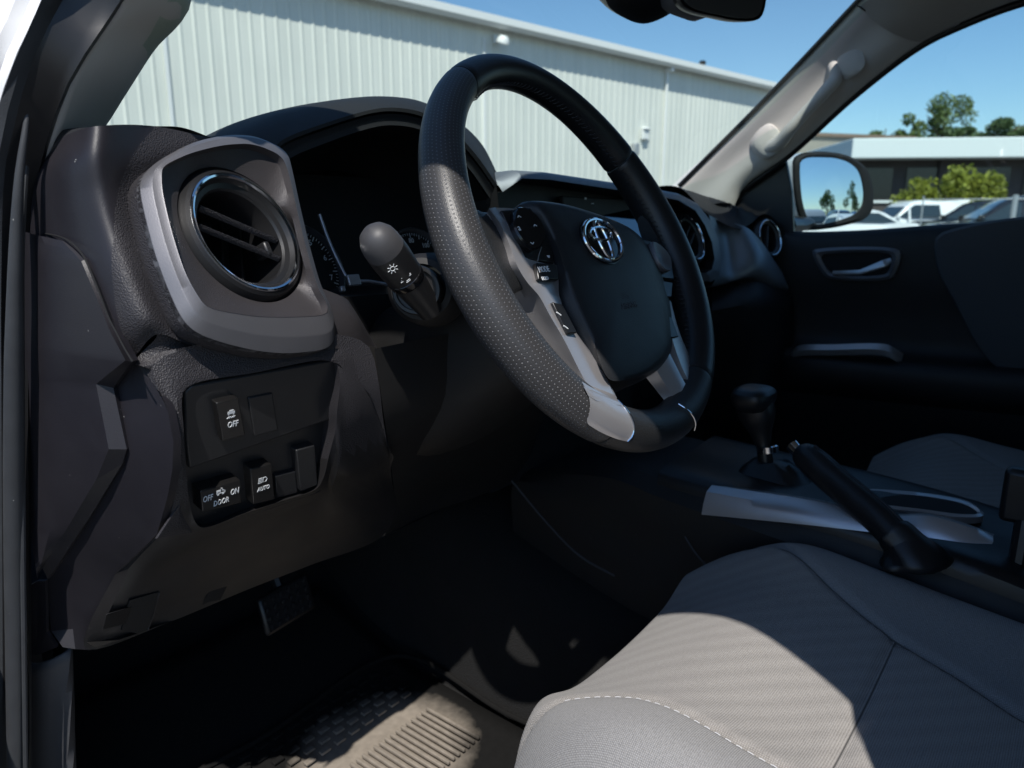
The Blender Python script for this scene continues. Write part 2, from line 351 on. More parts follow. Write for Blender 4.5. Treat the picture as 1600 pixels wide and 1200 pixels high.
def leafm(name, c):
    m, nt, b, out = nodes(name); L = nt.links
    oi = N_(nt, 'ShaderNodeNewGeometry'); hs = N_(nt, 'ShaderNodeMapRange'); hs.inputs[3].default_value = .6; hs.inputs[4].default_value = 1.5
    L.new(oi.outputs['Random Per Island'], hs.inputs[0])
    mm = N_(nt, 'ShaderNodeVectorMath', operation='SCALE'); mm.inputs[0].default_value = c; L.new(hs.outputs[0], mm.inputs['Scale'])
    L.new(mm.outputs[0], b.inputs['Base Color']); b.inputs['Roughness'].default_value = .6
    t = N_(nt, 'ShaderNodeBsdfTranslucent'); L.new(mm.outputs[0], t.inputs[0]); mx = N_(nt, 'ShaderNodeMixShader'); mx.inputs[0].default_value = .35
    L.new(b.outputs[0], mx.inputs[1]); L.new(t.outputs[0], mx.inputs[2]); L.new(mx.outputs[0], out.inputs[0]); return m
M['leaf'] = leafm('tree_leaves', (.15, .20, .065)); M['leaf2'] = leafm('dark_tree_leaves', (.10, .15, .055)); M['leafy'] = leafm('bush_leaves', (.24, .26, .035))
def asphalt():
    m, nt, b, out = nodes('asphalt'); L = nt.links; co = coords(nt)
    n = N_(nt, 'ShaderNodeTexNoise'); n.inputs['Scale'].default_value = .4; n.inputs['Detail'].default_value = 8; L.new(co, n.inputs[0])
    mx = N_(nt, 'ShaderNodeMix', data_type='RGBA'); mx.inputs[6].default_value = (.04, .04, .042, 1); mx.inputs[7].default_value = (.10, .098, .092, 1); L.new(n.outputs[0], mx.inputs[0]); L.new(mx.outputs[2], b.inputs['Base Color']); b.inputs['Roughness'].default_value = .9
    return m
M['asphalt'] = asphalt()
# ================================================================== the yard outside
def struct(name, mb, m, **k): return tag(mb.build(name, m, **k), kind='structure')
m = MB(); g = 600
m.add([(-g, -g, 0), (g, -g, 0), (g, g, 0), (-g, g, 0)], [(0, 1, 2, 3)]); struct('ground', m, M['asphalt'])
# the white sheet-metal shed
WD = unit([.988, -.156, 0]); WN = np.array([-.156, -.988, 0]) / np.linalg.norm([.156, .988]); WO = np.array([11.07, 11.378, 0])
def wp(s, z, out=0): return WO + WD * s + WN * out + np.array([0, 0, z])     # out=0 is the fascia plane
OV = -.27; EAVE = 5.6
shed = thing('metal_shed', 'long white corrugated metal building with a narrow roof overhang, seen through the windshield', 'building', tuple(wp(-2, 0, OV)))
mb = MB(); S0, S1 = -24., 16.5; prof = []
s = S0
while s < S1:
    for ds, o in ((0, 0), (.150, 0), (.175, .014), (.202, .014), (.228, 0)): prof.append((s + ds, o))
    s += .25
G = [[wp(a, z, OV + o) for a, o in prof] for z in (0, 2.6, EAVE - .05)]
mb.grid(G); mb.build('wall', M['wallw'], shed, smooth=0)
mb = MB(); mb.prism([wp(S1, 0, OV), wp(S1, EAVE, OV), wp(S1, EAVE + .9, OV - 10), wp(S1, 0, OV - 10)], WD * .05); mb.build('end_wall', M['wallw'], shed, smooth=0)
mb = MB(); mb.prism([wp(S0, EAVE - .10, 0), wp(S0, EAVE, 0), wp(S0, EAVE + 1.1, -11), wp(S0, EAVE + 1.0, -11), wp(S0, EAVE - .06, OV - .02), wp(S0, EAVE - .10, OV)], WD * (S1 + .3 - S0)); mb.build('roof', M['trimw'], shed, smooth=0)
mb = MB(); mb.prism([wp(S0, EAVE - .20, .0), wp(S0, EAVE + .01, .02), wp(S0, EAVE + .03, .10), wp(S0, EAVE - .12, .10)], WD * (S1 + .3 - S0)); mb.build('gutter', M['trimw'], shed, smooth=0)
mb = MB(); mb.box(wp(9.17, 2.7, OV + .07), (.07, .06, 5.4), (WD, WN, (0, 0, 1))); mb.box(wp(9.17, EAVE - .25, OV + .14), (.1, .28, .1), (WD, WN, (0, 0, 1))); mb.build('downspout', M['trimw'], shed, bevel=.01)
for s_ in (-4.85, 2.2): MB().box(wp(s_, 2.6, OV + .035), (.06, .03, 5.2), (WD, WN, (0, 0, 1))).build('seam_strip', M['trimw'], shed)
MB().box(wp(-4, .15, OV + .05), (39, .06, .3), (WD, WN, (0, 0, 1))).build('base_trim', M['tan'], shed)
ft = thing('wall_floodlight', 'white floodlight on a stub arm under the eave of the metal building', 'lamp', tuple(wp(2.55, 5.2, OV + .03)))
p = wp(2.55, 5.22, OV); mb = MB(); mb.box(p + WN * .05, (.16, .07, .18), (WD, WN, (0, 0, 1))); mb.build('mounting_box', M['trimw'], ft, bevel=.01)
tube_obj('arm', [p + WN * .07, p + WN * .2 + np.array([0, 0, .06]), p + WN * .3 + np.array([0, 0, .02])], .022, M['trimw'], ft, n=8)
MB().lathe(p + WN * .30 + np.array([0, 0, -.06]), (0, -.35, .94), [(.03, .10), (.09, .09), (.14, .02), (.15, -.06), (.13, -.08)], 20, True, True).build('lamp_head', M['trimw'], ft)
mt = thing('wall_meter_box', 'small grey utility box with a conduit low on the far part of the white wall', 'utility box', tuple(wp(7.76, 3.0, OV)))
q = wp(7.76, 3.1, OV + .1); MB().box(q, (.22, .16, .30), (WD, WN, (0, 0, 1))).build('box', M['steelpost'], mt, bevel=.02)
tube_obj('conduit', [q - np.array([0, 0, .15]), q - np.array([0, 0, 1.6]), q - np.array([0, 0, 3.0])], .03, M['steelpost'], mt, n=8)
q = wp(9.17 - .95, 3.55, OV + .08); tag(MB().box(q, (.25, .12, .34), (WD, WN, (0, 0, 1))).box(q + WN * .07 + np.array([0, 0, .12]), (.3, .1, .04), (WD, WN, (0, 0, 1))).build('wall_junction_box', M['trimw'], None, bevel=.02), 'pale junction box on the white wall left of the downspout', 'utility box')
fl = thing('roof_flue', 'short rusty flue pipe with a flared cap standing on the shed roof', 'flue', tuple(wp(11.3, EAVE, -1.2)))
q = wp(12.6, EAVE + .05, -1.3); MB().lathe(q, (0, 0, 1), [(.075, -.1), (.075, .42)], 16, True, True).build('pipe', M['rust'], fl)
MB().lathe(q + np.array([0, 0, .42]), (0, 0, 1), [(.08, 0), (.115, .05), (.115, .10), (.06, .14)], 16, True, True).build('cap', M['black'], fl)

# ---- far buildings to the right
def far(u, v, dist):   # a point on a sight line at a chosen ground distance
    d = ray(u, v); return CAM + d * dist / math.hypot(d[0], d[1])
def far_box(name, parent, mat_, p0, p1, z0, z1, depth, **k):
    p0 = np.array([p0[0], p0[1], z0]); p1 = np.array([p1[0], p1[1], z0]); d = unit(p1 - p0); n = np.array([-d[1], d[0], 0])
    if n[0] < 0: n = -n
    return MB().prism([p0, p1, p1 + n * depth, p0 + n * depth], (0, 0, z1 - z0)).build(name, mat_, parent, smooth=0, **k)
a = far(1225, 330, 62); b_ = far(1420, 330, 70)
tb = thing('tan_warehouse', 'tan warehouse with a flat brown roof edge beyond the passenger mirror', 'building', (a[0], a[1], 0))
far_box('wall', tb, M['tan'], a, b_, 0, 7.1, 18); far_box('roof_edge', tb, mat('brown_edge', (.22, .15, .11), .8), a - np.array([.4, 0, 0]), b_ - np.array([.4, 0, 0]), 7.1, 7.35, 18.6)
dd = unit(b_ - a)
for k in range(3): MB().box(a + dd * (1.5 + k * 3.4) + np.array([-.12, -.05, 4.3 - a[2]]), (1.2, .1, 2.2), (dd, (0, 0, 0) + np.cross((0, 0, 1), dd), (0, 0, 1))).build('window', M['darkwin'], tb)
a = far(1322, 330, 44); b_ = far(1760, 320, 50)
wb = thing('flat_roofed_office', 'low dark brown building with a deep white fascia behind the parked cars', 'building', (a[0], a[1], 0))
dd = unit([b_[0] - a[0], b_[1] - a[1], 0]); nn = np.array([-dd[1], dd[0], 0]); nn = nn if nn[0] < 0 else -nn
far_box('wall', wb, M['brick'], a - nn * 1.6, b_ - nn * 1.6, 0, 4.15, 14)
far_box('fascia', wb, M['fascia'], a, b_, 4.15, 5.15, 17, bevel=.05)
L_ = np.linalg.norm((b_ - a)[:2]); A0 = np.array([a[0], a[1], 0]) - nn * 1.6
for k in range(6): MB().box(A0 + dd * (1.6 + k * 3.0) + nn * .04 + np.array([0, 0, 2.95]), (2.3, .1, 1.6), (dd, nn, (0, 0, 1))).build('window', M['darkwin'], wb)
MB().box(A0 + dd * (L_ / 2) + nn * .06 + np.array([0, 0, 1.98]), (L_, .12, .14), (dd, nn, (0, 0, 1))).build('window_sill', M['fascia'], wb)
for k in range(3): MB().box(A0 + dd * (5.3 + k * 6.0) + nn * .12 + np.array([0, 0, 2.1]), (.5, .25, 4.1), (dd, nn, (0, 0, 1))).build('pier', M['brick'], wb)

# ---- trees
def crown(name, c, rx, rz, n, size, m_, parent, clumps=9, ry=None, seed=0):
    rg = np.random.RandomState(seed); mb = MB(); ry = ry or rx
    cs = []
    for i in range(clumps):
        a = rg.uniform(0, 6.28); r = rg.uniform(.15, .85) ** .7; z = rg.uniform(-.8, .9)
        k = math.sqrt(max(.08, 1 - z * z)); cs.append((np.array([math.cos(a) * r * rx * k, math.sin(a) * r * ry * k, z * rz]), rg.uniform(.28, .5)))
    V = []; F = []
    for i in range(n):
        cc, cr = cs[rg.randint(len(cs))]
        d = rg.normal(size=3); d /= np.linalg.norm(d); p = np.array(c) + cc + d * np.array([rx, ry, rz]) * cr * rg.uniform(.55, 1.05) 
        u_ = rg.normal(size=3); u_ /= np.linalg.norm(u_); w_ = np.cross(u_, rg.normal(size=3)); w_ /= np.linalg.norm(w_); sz = size * rg.uniform(.6, 1.4)
        b0 = len(V); V += [p - u_ * sz, p + w_ * sz * .55, p + u_ * sz, p - w_ * sz * .55]; F.append((b0, b0 + 1, b0 + 2, b0 + 3))
    return obj(name, V, F, m_, parent, smooth=0, recalc=False)
def tree(u, vb, vt, dist, wpx, label, m_, seed, clumps=10, n=2600, size=.17):
    base = far(u, 335, dist); top = far(u, vt, dist)[2]; low = far(u, vb, dist)[2]; r = wpx / FPX * dist * .66
    t = thing('leafy_tree', label, 'tree', (base[0], base[1], 0), group='trees on the skyline')
    rg = random.Random(seed); bx, by = base[0], base[1]
    mb = MB(); mb.tube(crom([(bx, by, 0), (bx + .2, by, low * .6), (bx - .1, by + .1, (low + top) / 2), (bx, by, top * .93)], 8), np.linspace(.30, .05, 8), 8)
    for i in range(7):
        a = rg.uniform(0, 6.3); h = rg.uniform(low * .7, (low + top) / 2); mb.tube([(bx, by, h), (bx + math.cos(a) * r * .45, by + math.sin(a) * r * .45, h + (top - low) * .25), (bx + math.cos(a) * r * .8, by + math.sin(a) * r * .8, h + (top - low) * .4)], [.14, .08, .03], 6)
    mb.build('trunk', M['trunk'], t); crown('crown', (bx, by, (low + top) / 2), r, (top - low) / 2, n, size, m_, t, clumps, seed=seed)
tree(1370, 232, 190, 95, 36, 'low pale tree left of the tallest tree on the skyline', M['leaf'], 1, 7, 1500)
tree(1459, 232, 157, 95, 50, 'tallest loose green tree on the skyline above the white fascia', M['leaf'], 8, 15, 2600)
tree(1412, 232, 184, 92, 30, 'thin tree leaning against the left side of the tallest tree', M['leaf'], 3, 8, 1600)
tree(1488, 232, 202, 90, 42, 'short round tree right of the tallest tree', M['leaf2'], 4, 8, 1900)
tree(1553, 228, 186, 88, 50, 'dark dense tree between the tallest tree and the picture edge', M['leaf2'], 5, 10, 2600)
tree(1604, 228, 197, 88, 48, 'dark tree cut by the right edge of the picture', M['leaf2'], 6, 9, 2200)
def bush(u, vt, vb, dist, wpx, label, seed, n=1500):
    base = far(u, 335, dist); top = far(u, vt, dist)[2]; r = wpx / FPX * dist * .55
    t = thing('shrub', label, 'shrub', (base[0], base[1], 0), group='shrubs behind the cars')
    tube_obj('stem', [(base[0], base[1], 0), (base[0] + .05, base[1], top * .4), (base[0] - .1, base[1], top * .7)], [.06, .04, .02], M['trunk'], t, n=6)
    crown('foliage', (base[0], base[1], top * .56), r, top * .50, n, .10, M['leafy'], t, 24, seed=seed)
bush(1502, 262, 312, 37, 72, 'large rounded yellow-green bush in front of the dark building', 11, 5200)
bush(1436, 290, 315, 37, 52, 'low spreading yellow-green bush left of the large one', 12, 2600)

# ---- parked vehicles
def car(name, cat, label, pos, ang, paint, kind='suv', group=None, sc=1.0):
    pos = np.array([pos[0], pos[1], 0.]); ca, sa = math.cos(ang), math.sin(ang); X_ = np.array([ca, sa, 0]); Y_ = np.array([-sa, ca, 0]); Z_ = np.array([0, 0, 1.])
    t = thing(name, label, cat, tuple(pos), group=group)
    W = .93
    if kind == 'pickup': pr = [(-2.6, .55), (-2.62, 1.02), (-.85, 1.08), (-.62, 1.72), (.35, 1.76), (1.15, 1.13), (2.35, 1.0), (2.6, .85), (2.62, .45), (-2.5, .42)]; gl = [(-.72, 1.15), (-.55, 1.62), (.32, 1.66), (.98, 1.16)]
    elif kind == 'topper': pr = [(-2.6, .55), (-2.64, 1.1), (-2.5, 1.78), (-.9, 1.84), (.3, 1.80), (1.1, 1.15), (2.35, 1.04), (2.6, .85), (2.62, .45), (-2.5, .42)]; gl = [(-.85, 1.2), (-.8, 1.68), (.25, 1.68), (.93, 1.2)]
    elif kind == 'sedan': pr = [(-2.3, .5), (-2.32, .95), (-1.7, 1.03), (-.95, 1.42), (.2, 1.45), (1.05, 1.0), (2.1, .88), (2.3, .65), (2.25, .35), (-2.2, .35)]; gl = [(-1.5, 1.03), (-.9, 1.35), (.15, 1.38), (.85, 1.02)]
    else: pr = [(-2.25, .5), (-2.3, 1.05), (-2.05, 1.68), (.2, 1.74), (1.05, 1.12), (2.1, 1.0), (2.3, .75), (2.28, .42), (-2.2, .42)]; gl = [(-2.05, 1.12), (-1.9, 1.6), (.15, 1.64), (.88, 1.14)]
    def w(x, y, z): return pos + (X_ * x + Y_ * y + Z_ * z) * sc
    P = crom([(x, z) for x, z in pr], 60, True)
    rows = []
    for yy, k in ((-W, .0), (-W * .97, .03), (-W * .8, .06), (W * .8, .06), (W * .97, .03), (W, .0)):
        row = []
        for x, z in P:
            tum = max(0, (z - 1.05)) * .28; y2 = yy * (1 - tum * (1 if abs(yy) > .5 else 0))
            row.append(w(x * (1 - (.06 - k) * .5), y2, z - (.06 - k) * (.5 if z > 1.2 else 0)))
        rows.append(row)
    MB().grid(rows, closed=True, capends=True).build('body', paint, t, smooth=50)
    c0 = np.mean([g_[0] for g_ in gl])
    for sd in (-1, 1):
        def gy(z): return sd * W * (1 - max(0, z - 1.05) * .28) + sd * .008
        MB().prism([w(x, gy(z), z) for x, z in gl], Y_ * sd * .012 * sc).build('side_window', M['carglass'], t, smooth=0)
        MB().prism([w(c0 + .55, gy(1.1), 1.08), w(c0 + .55, gy(1.7), 1.66), w(c0 + .63, gy(1.7), 1.66), w(c0 + .63, gy(1.1), 1.08)], Y_ * sd * .03 * sc).build('door_pillar', paint, t, smooth=0)
        MB().prism([w(gl[3][0] - .1, sd * W * .98, 1.12), w(gl[3][0] + .05, sd * (W + .2), 1.12), w(gl[3][0] + .05, sd * (W + .2), 1.28), w(gl[3][0] - .05, sd * W * .96, 1.26)], X_ * .12 * sc).build('side_mirror', paint, t, bevel=.02)
        for wx in (-1.55, 1.55):
            wm = MB().lathe(w(wx, sd * (W - .12), .37), Y_ * sd, [(.24 * sc, .10), (.34 * sc, .12), (.37 * sc, .06), (.37 * sc, -.1), (.2 * sc, -.12)], 28, False, True).build('wheel', M['tyre'], t)
            MB().lathe(w(wx, sd * (W - .12), .37), Y_ * sd, [(.24 * sc, .10), (.21 * sc, .06), (.10 * sc, .05), (.06 * sc, .08)], 20, False, True).build('rim', M['steelpost'], wm)
    # windshield and rear glass
    ws = [q for q in pr if q[1] > 1.35][-1]; hd = pr[pr.index(ws) + 1]
    MB().prism([w(ws[0] + .10, -.62, ws[1] - .10), w(ws[0] + .10, .62, ws[1] - .10), w(hd[0] - .06, .78, hd[1] + .04), w(hd[0] - .06, -.78, hd[1] + .04)], (X_ * .35 + Z_ * .4) * .07 * sc).build('windshield', M['carglass'], t, smooth=0)
    for sd in (-1, 1): MB().box(w(pr[-3][0] - .06, sd * .66, .82 if kind != 'sedan' else .68), (.16 * sc, .34 * sc, .16 * sc), (X_, Y_, Z_)).build('headlight', M['steelpost'], t, bevel=.03)
    return t
P_ = lambda u, d: far(u, 335, d)
silverp = mat('silver_car_paint', (.45, .46, .47), .3, metal=.4); blackp = mat('black_car_paint', (.012, .012, .014), .2, coat=.6); bluep = mat('blue_car_paint', (.03, .07, .16), .25, coat=.5); redp = mat('maroon_car_paint', (.07, .02, .02), .3)
car('pickup_truck', 'pickup truck', 'white pickup truck with a white camper topper parked beyond the passenger window', P_(1420, 36)[:2], math.radians(130), M['paintw'], 'topper')
car('parked_car', 'car', 'white sedan in front of the camper-topped pickup, its roof just above the window sill', P_(1322, 31)[:2], math.radians(118), M['paintw'], 'sedan')
car('parked_suv', 'suv', 'black SUV parked by the fence at the right edge of the passenger window', P_(1575, 27)[:2], math.radians(110), blackp, 'suv')
car('parked_van', 'car', 'dark car nosed in between the white pickup and the black SUV', P_(1515, 36)[:2], math.radians(100), blackp, 'suv')
for i, (x, y, pnt, kd, nm, lb) in enumerate([(5.2, -8.5, M['paintw'], 'sedan', 'parked_car', 'white sedan nearest in the passenger mirror'), (4.2, -13, silverp, 'suv', 'parked_suv', 'silver SUV second in the row in the passenger mirror'), (7.2, -14.5, blackp, 'suv', 'parked_suv', 'black SUV in the passenger mirror'),
        (10.2, -17, bluep, 'pickup', 'pickup_truck', 'blue pickup in the passenger mirror'), (5.4, -20, M['paintw'], 'suv', 'parked_suv', 'white SUV far back in the passenger mirror'), (13, -20, M['paintw'], 'pickup', 'pickup_truck', 'white pickup at the outer end of the row in the passenger mirror'), (9, -26, redp, 'sedan', 'parked_car', 'maroon sedan farthest back in the passenger mirror')]):
    car(nm, 'car', lb, (x, y), math.radians(80 + i * 4), pnt, kd, 'cars reflected in the passenger mirror')
rt = [(20, -62, 7.5, 3.2), (34, -70, 10, 4.0), (8, -66, 6, 3), (46, -60, 8, 4.5), (60, -55, 7, 4)]
for i, (x, y, h, r) in enumerate(rt):
    t = thing('leafy_tree', ['small dark tree in the left of the passenger mirror', 'tall tree in the middle of the passenger mirror', 'low tree at the inner edge of the passenger mirror', 'broad tree right of the middle of the passenger mirror', 'tree at the outer edge of the passenger mirror'][i], 'tree', (x, y, 0), group='trees seen in the mirror')
    tube_obj('trunk', [(x, y, 0), (x + .1, y, h * .5), (x, y, h * .8)], [.3, .2, .06], M['trunk'], t, n=8); crown('crown', (x, y, h * .62), r, h * .4, 1500, .28, M['leaf2'], t, 9, seed=40 + i)
# fence with posts
fa, fb = P_(1440, 23), P_(1744, 23)
fn = thing('rail_fence', 'grey metal rail fence with round posts at the right edge of the passenger window', 'fence', (fa[0], fa[1], 0))
fa = np.array([fa[0], fa[1], 0]); fb = np.array([fb[0], fb[1], 0])
for k in range(3):
    q = fa + (fb - fa) * (k / 2.); tube_obj('post', [q, q + np.array([0, 0, .9]), q + np.array([0, 0, 1.78])], .02 if k != 1 else .06, M['steelpost'], fn, n=10)
for z in (1.68, .9): tube_obj('rail', [fa + np.array([0, 0, z]), (fa + fb) / 2 + np.array([0, 0, z]), fb + np.array([0, 0, z])], .014, M['steelpost'], fn, n=8)
# ================================================================== the truck's cab
cab = thing('truck_cab', 'pickup cab shell around the dashboard with pale grey pillar trim and white outer paint', 'vehicle body', (.36, -.4, .45))
E_ = [aX(48, 1300, -.384), aX(46, 1100, -.382), aX(45, 900, -.380), aX(44, 700, -.378), aX(44, 560, -.375), (-.370, .251, 1.224), (-.370, .227, 1.271), (-.370, .206, 1.315), (-.365, .187, 1.349), (-.355, .165, 1.386), (-.338, .160, 1.412), (-.324, .152, 1.435), (-.312, .122, 1.458), (-.31, .101, 1.495), (-.31, .092, 1.532), (-.31, .03, 1.588), (-.31, -.03, 1.637), (-.31, -.075, 1.672), (-.31, -.108, 1.682), (-.31, -.219, 1.670), (-.31, -.335, 1.652), (-.31, -.472, 1.620), (-.31, -.526, 1.56), (-.31, -.530, 1.498), (-.31, -.510, 1.382), (-.345, -.505, 1.1), (-.36, -.505, .62)]
E_ = [np.array(q) for q in E_]
# A-pillar trim, driver side: from the opening edge to the glass edge
GL = [aX(100, 262, -.335), aX(128, 225, -.315), aX(155, 195, -.30), aX(190, 140, -.29), aX(235, 70, -.276), aX(290, 0, -.264), np.array([-.255, .215, 1.53]), np.array([-.25, .195, 1.61]), np.array([-.25, .163, 1.655]), np.array([-.25, .05, 1.705])]
ED = [aX(56, 285, -.366), aX(60, 255, -.365), aX(75, 210, -.362), aX(105, 120, -.353), aX(142, 60, -.336), aX(185, 0, -.322), np.array([-.31, .101, 1.495]), np.array([-.31, .092, 1.532]), np.array([-.31, .03, 1.588]), np.array([-.31, -.03, 1.637])]
mid = [(a * .5 + b * .5) + np.array([-.004, -.012, .006]) for a, b in zip(GL, ED)]
GL2 = [g + np.array([.004, .035, .0]) for g in GL]
loft_obj('pillar_trim', [ED, mid, GL, GL2], 60, 16, M['pillar'], cab, solid=-.004)
# outer side frame (painted) following the opening, and the rubber seals
EC = crom(E_, 90)
ctr = np.array([-.36, -.3, 1.15])
def offs(C, k, dx):   # move the curve outward from the opening in the side plane
    T = np.gradient(C, axis=0); T[:, 0] = 0; T /= np.linalg.norm(T, axis=1)[:, None]
    Nn = np.stack([np.zeros(len(C)), T[:, 2], -T[:, 1]], 1); sg = np.sign(((C - ctr) * Nn).sum(1)); sg[sg == 0] = 1
    Nn *= np.sign(np.median(sg)); return C + Nn * k + np.array([dx, 0, 0])
def band(px, xs, k, dx):   # follow given sight lines where the photo shows the frame, then run on parallel to the opening
    A = [aX(u, v, x) for (u, v), x in zip(px, xs)]
    T = offs(EC, k, dx); tail = [q for q, e in zip(T, EC) if (e[2] > 1.50 or e[1] < .05)]
    return crom(A + tail, 120)
F0 = crom([*E_], 120)
F1 = band([(4, 1300), (4, 1000), (3, 800), (2, 600), (2, 430), (8, 260), (24, 190), (42, 120), (68, 55), (98, 0)], [-.392, -.392, -.392, -.392, -.391, -.388, -.384, -.378, -.368, -.352], .030, -.022)
F2 = band([(-40, 1300), (-40, 1000), (-40, 800), (-40, 600), (-34, 430), (-22, 260), (-4, 168), (16, 110), (38, 55), (66, 0)], [-.398, -.398, -.398, -.398, -.397, -.394, -.391, -.387, -.378, -.364], .045, -.034)
F3 = [q + np.array([-.012, .03, .01]) for q in F2]
MB().grid([F0 + np.array([.004, .006, 0]), F0, F0 * .5 + F1 * .5 + np.array([.006, 0, 0]), F1]).build('door_frame', M['black'], cab)
MB().grid([F1, F1 * .7 + F2 * .3 + np.array([-.004, -.006, 0]), F1 * .3 + F2 * .7 + np.array([-.005, -.007, 0]), F2]).build('outer_seal', M['rubber'], cab)
MB().grid([F2, F2 + np.array([-.002, .012, 0]), [q + np.array([-.010, .012, 0]) for q in F2], [q + np.array([-.03, .06 if q[1] > 0 else -.10, .03]) for q in F2], [q + np.array([-.04, .16 if q[1] > 0 else -.2, .08]) for q in F2]]).build('outer_frame', M['paintw'], cab)
sp_ = [aX(46, 150, -.374), aX(40, 200, -.379), aX(31, 270, -.384), aX(26, 360, -.387), aX(23, 500, -.389), aX(22, 700, -.390), aX(23, 900, -.390), aX(25, 1100, -.391), aX(27, 1300, -.391)]
tube_obj('door_seal', sp_, [.0012, .0040, .0062, .0072, .0076, .0076, .0078, .0080, .0082], M['rubber'], cab, n=16, res=60)
tube_obj('seal_lip', [q + np.array([-.003, -.001, 0]) for q in [aX(49, 240, -.371), aX(44, 300, -.376), aX(40, 400, -.380), aX(40, 560, -.381), aX(41, 800, -.383), aX(43, 1000, -.384), aX(46, 1300, -.386)]], .0022, M['rubber'], cab, n=8, res=50)
for x0, x1 in ((-.365, -.315),):
    MB().grid([[(x0, -.60, .5), (x0, -.61, 1.1), (x0 + .02, -.63, 1.377), (x1, -.67, 1.53), (x1, -.67, 1.69)], [(x0, -1.0, .5), (x0, -1.0, 1.1), (x0 + .02, -1.0, 1.377), (x1, -1.0, 1.53), (x1, -1.0, 1.70)]]).build('centre_pillar', M['pillar'], cab, solid=.02)
ru = [q for q in F0 if q[2] > 1.585]
MB().grid([ru, [q + np.array([.004, 0, .03]) for q in ru], [np.array([-.285, q[1], max(q[2] + .03, 1.705)]) for q in ru]]).build('roof_rail_trim', M['headliner'], cab)
MB().grid([[(-.325, -.485, 1.632), (-.34, -.56, 1.60), (-.34, -1.72, 1.60)], [(-.312, -.478, 1.665), (-.315, -.56, 1.66), (-.315, -1.72, 1.66)], [(-.27, -.46, 1.72), (-.27, -.56, 1.72), (-.27, -1.72, 1.72)]]).build('roof_rail_trim', M['headliner'], cab, solid=.01)
# the open driver door, unseen past the picture's left edge, added to dim the footwell
dh = np.array([-.43, .36, 0]); dd_ = np.array([-.93, -.36, 0]); dn_ = np.array([.36, -.93, 0])
MB().prism([dh + dn_ * .02 + np.array([0, 0, .48]), dh + dd_ * 1.05 + dn_ * .02 + np.array([0, 0, .52]), dh + dd_ * 1.08 + dn_ * .02 + np.array([0, 0, 1.24]), dh + dn_ * .02 + np.array([0, 0, 1.2])], -dn_ * .12).build('added_unseen_door_leaf', M['doorgrey'], cab, bevel=.02)
# roof, header, rear wall
rows = []
for y, dz in ((.04, -.03), (.02, .0), (-.1, .022), (-.6, .045), (-1.3, .035), (-1.75, 0)):
    rows.append([(-.30, y if y < 0 else y - .06, 1.690 + dz * .4), (-.2, y - .01, 1.705 + dz * .8), (.36, y + .03, 1.725 + dz), (.9, y if y < 0 else y - .04, 1.712 + dz * .8), (1.02, y if y < 0 else y - .10, 1.69 + dz * .4)])
loft_obj('headliner', rows, 30, 24, M['headliner'], cab)
rows2 = [[(x if abs(x - .36) < .6 else x + (.06 if x > 0 else -.05), y, z + (.055 if abs(x - .36) < .6 else .055)) for x, y, z in r] for r in rows]
loft_obj('roof', rows2, 30, 24, M['paintw'], cab)
MB().grid([[(-.35, -1.75, .5), (.36, -1.78, .5), (1.09, -1.75, .5)], [(-.35, -1.75, 1.18), (.36, -1.78, 1.18), (1.09, -1.75, 1.18)]]).build('rear_wall', M['doorgrey'], cab, solid=.02)
MB().grid([[(-.35, -1.75, 1.58), (.36, -1.78, 1.60), (1.09, -1.75, 1.58)], [(-.33, -1.72, 1.72), (.36, -1.74, 1.76), (1.05, -1.72, 1.72)]]).build('rear_header', M['headliner'], cab, solid=.02)
MB().grid([[(-.35, -1.75, 1.18), (.36, -1.78, 1.18), (1.09, -1.75, 1.18)], [(-.35, -1.75, 1.58), (.36, -1.78, 1.60), (1.09, -1.75, 1.58)]]).build('rear_window', M['sideglass'], cab)
for x0, x1 in ((-.36, -.33), (1.10, 1.05)):
    MB().prism([(x0, -.80 if x0 < 0 else -.74, .5), (x0, -1.76, .5), (x0, -1.76, 1.25), (x0, -.80 if x0 < 0 else -.74, 1.25)], (.02, 0, 0)).build('rear_side_panel', M['doorgrey'], cab)
    MB().add([(x0, -.98, 1.25), (x0, -1.6, 1.25), (x1, -1.6, 1.62), (x1, -.98, 1.62)], [(0, 1, 2, 3)]).build('rear_side_window', M['sideglass'], cab)
    MB().grid([[(x0, -.74, 1.24), (x1, -.80, 1.70)], [(x0, -.98, 1.24), (x1, -.98, 1.70)]]).build('centre_pillar', M['pillar'], cab, solid=.03)
    MB().grid([[(x0, -1.6, 1.24), (x1, -1.6, 1.70)], [(x0, -1.76, 1.24), (x1, -1.76, 1.70)]]).build('rear_pillar', M['pillar'], cab, solid=.03)
    MB().grid([[(x1, -.95, 1.61), (x1 * .9 + .03, -.95, 1.71)], [(x1, -1.62, 1.61), (x1 * .9 + .03, -1.62, 1.71)]]).build('roof_rail_trim', M['headliner'], cab, solid=.01)
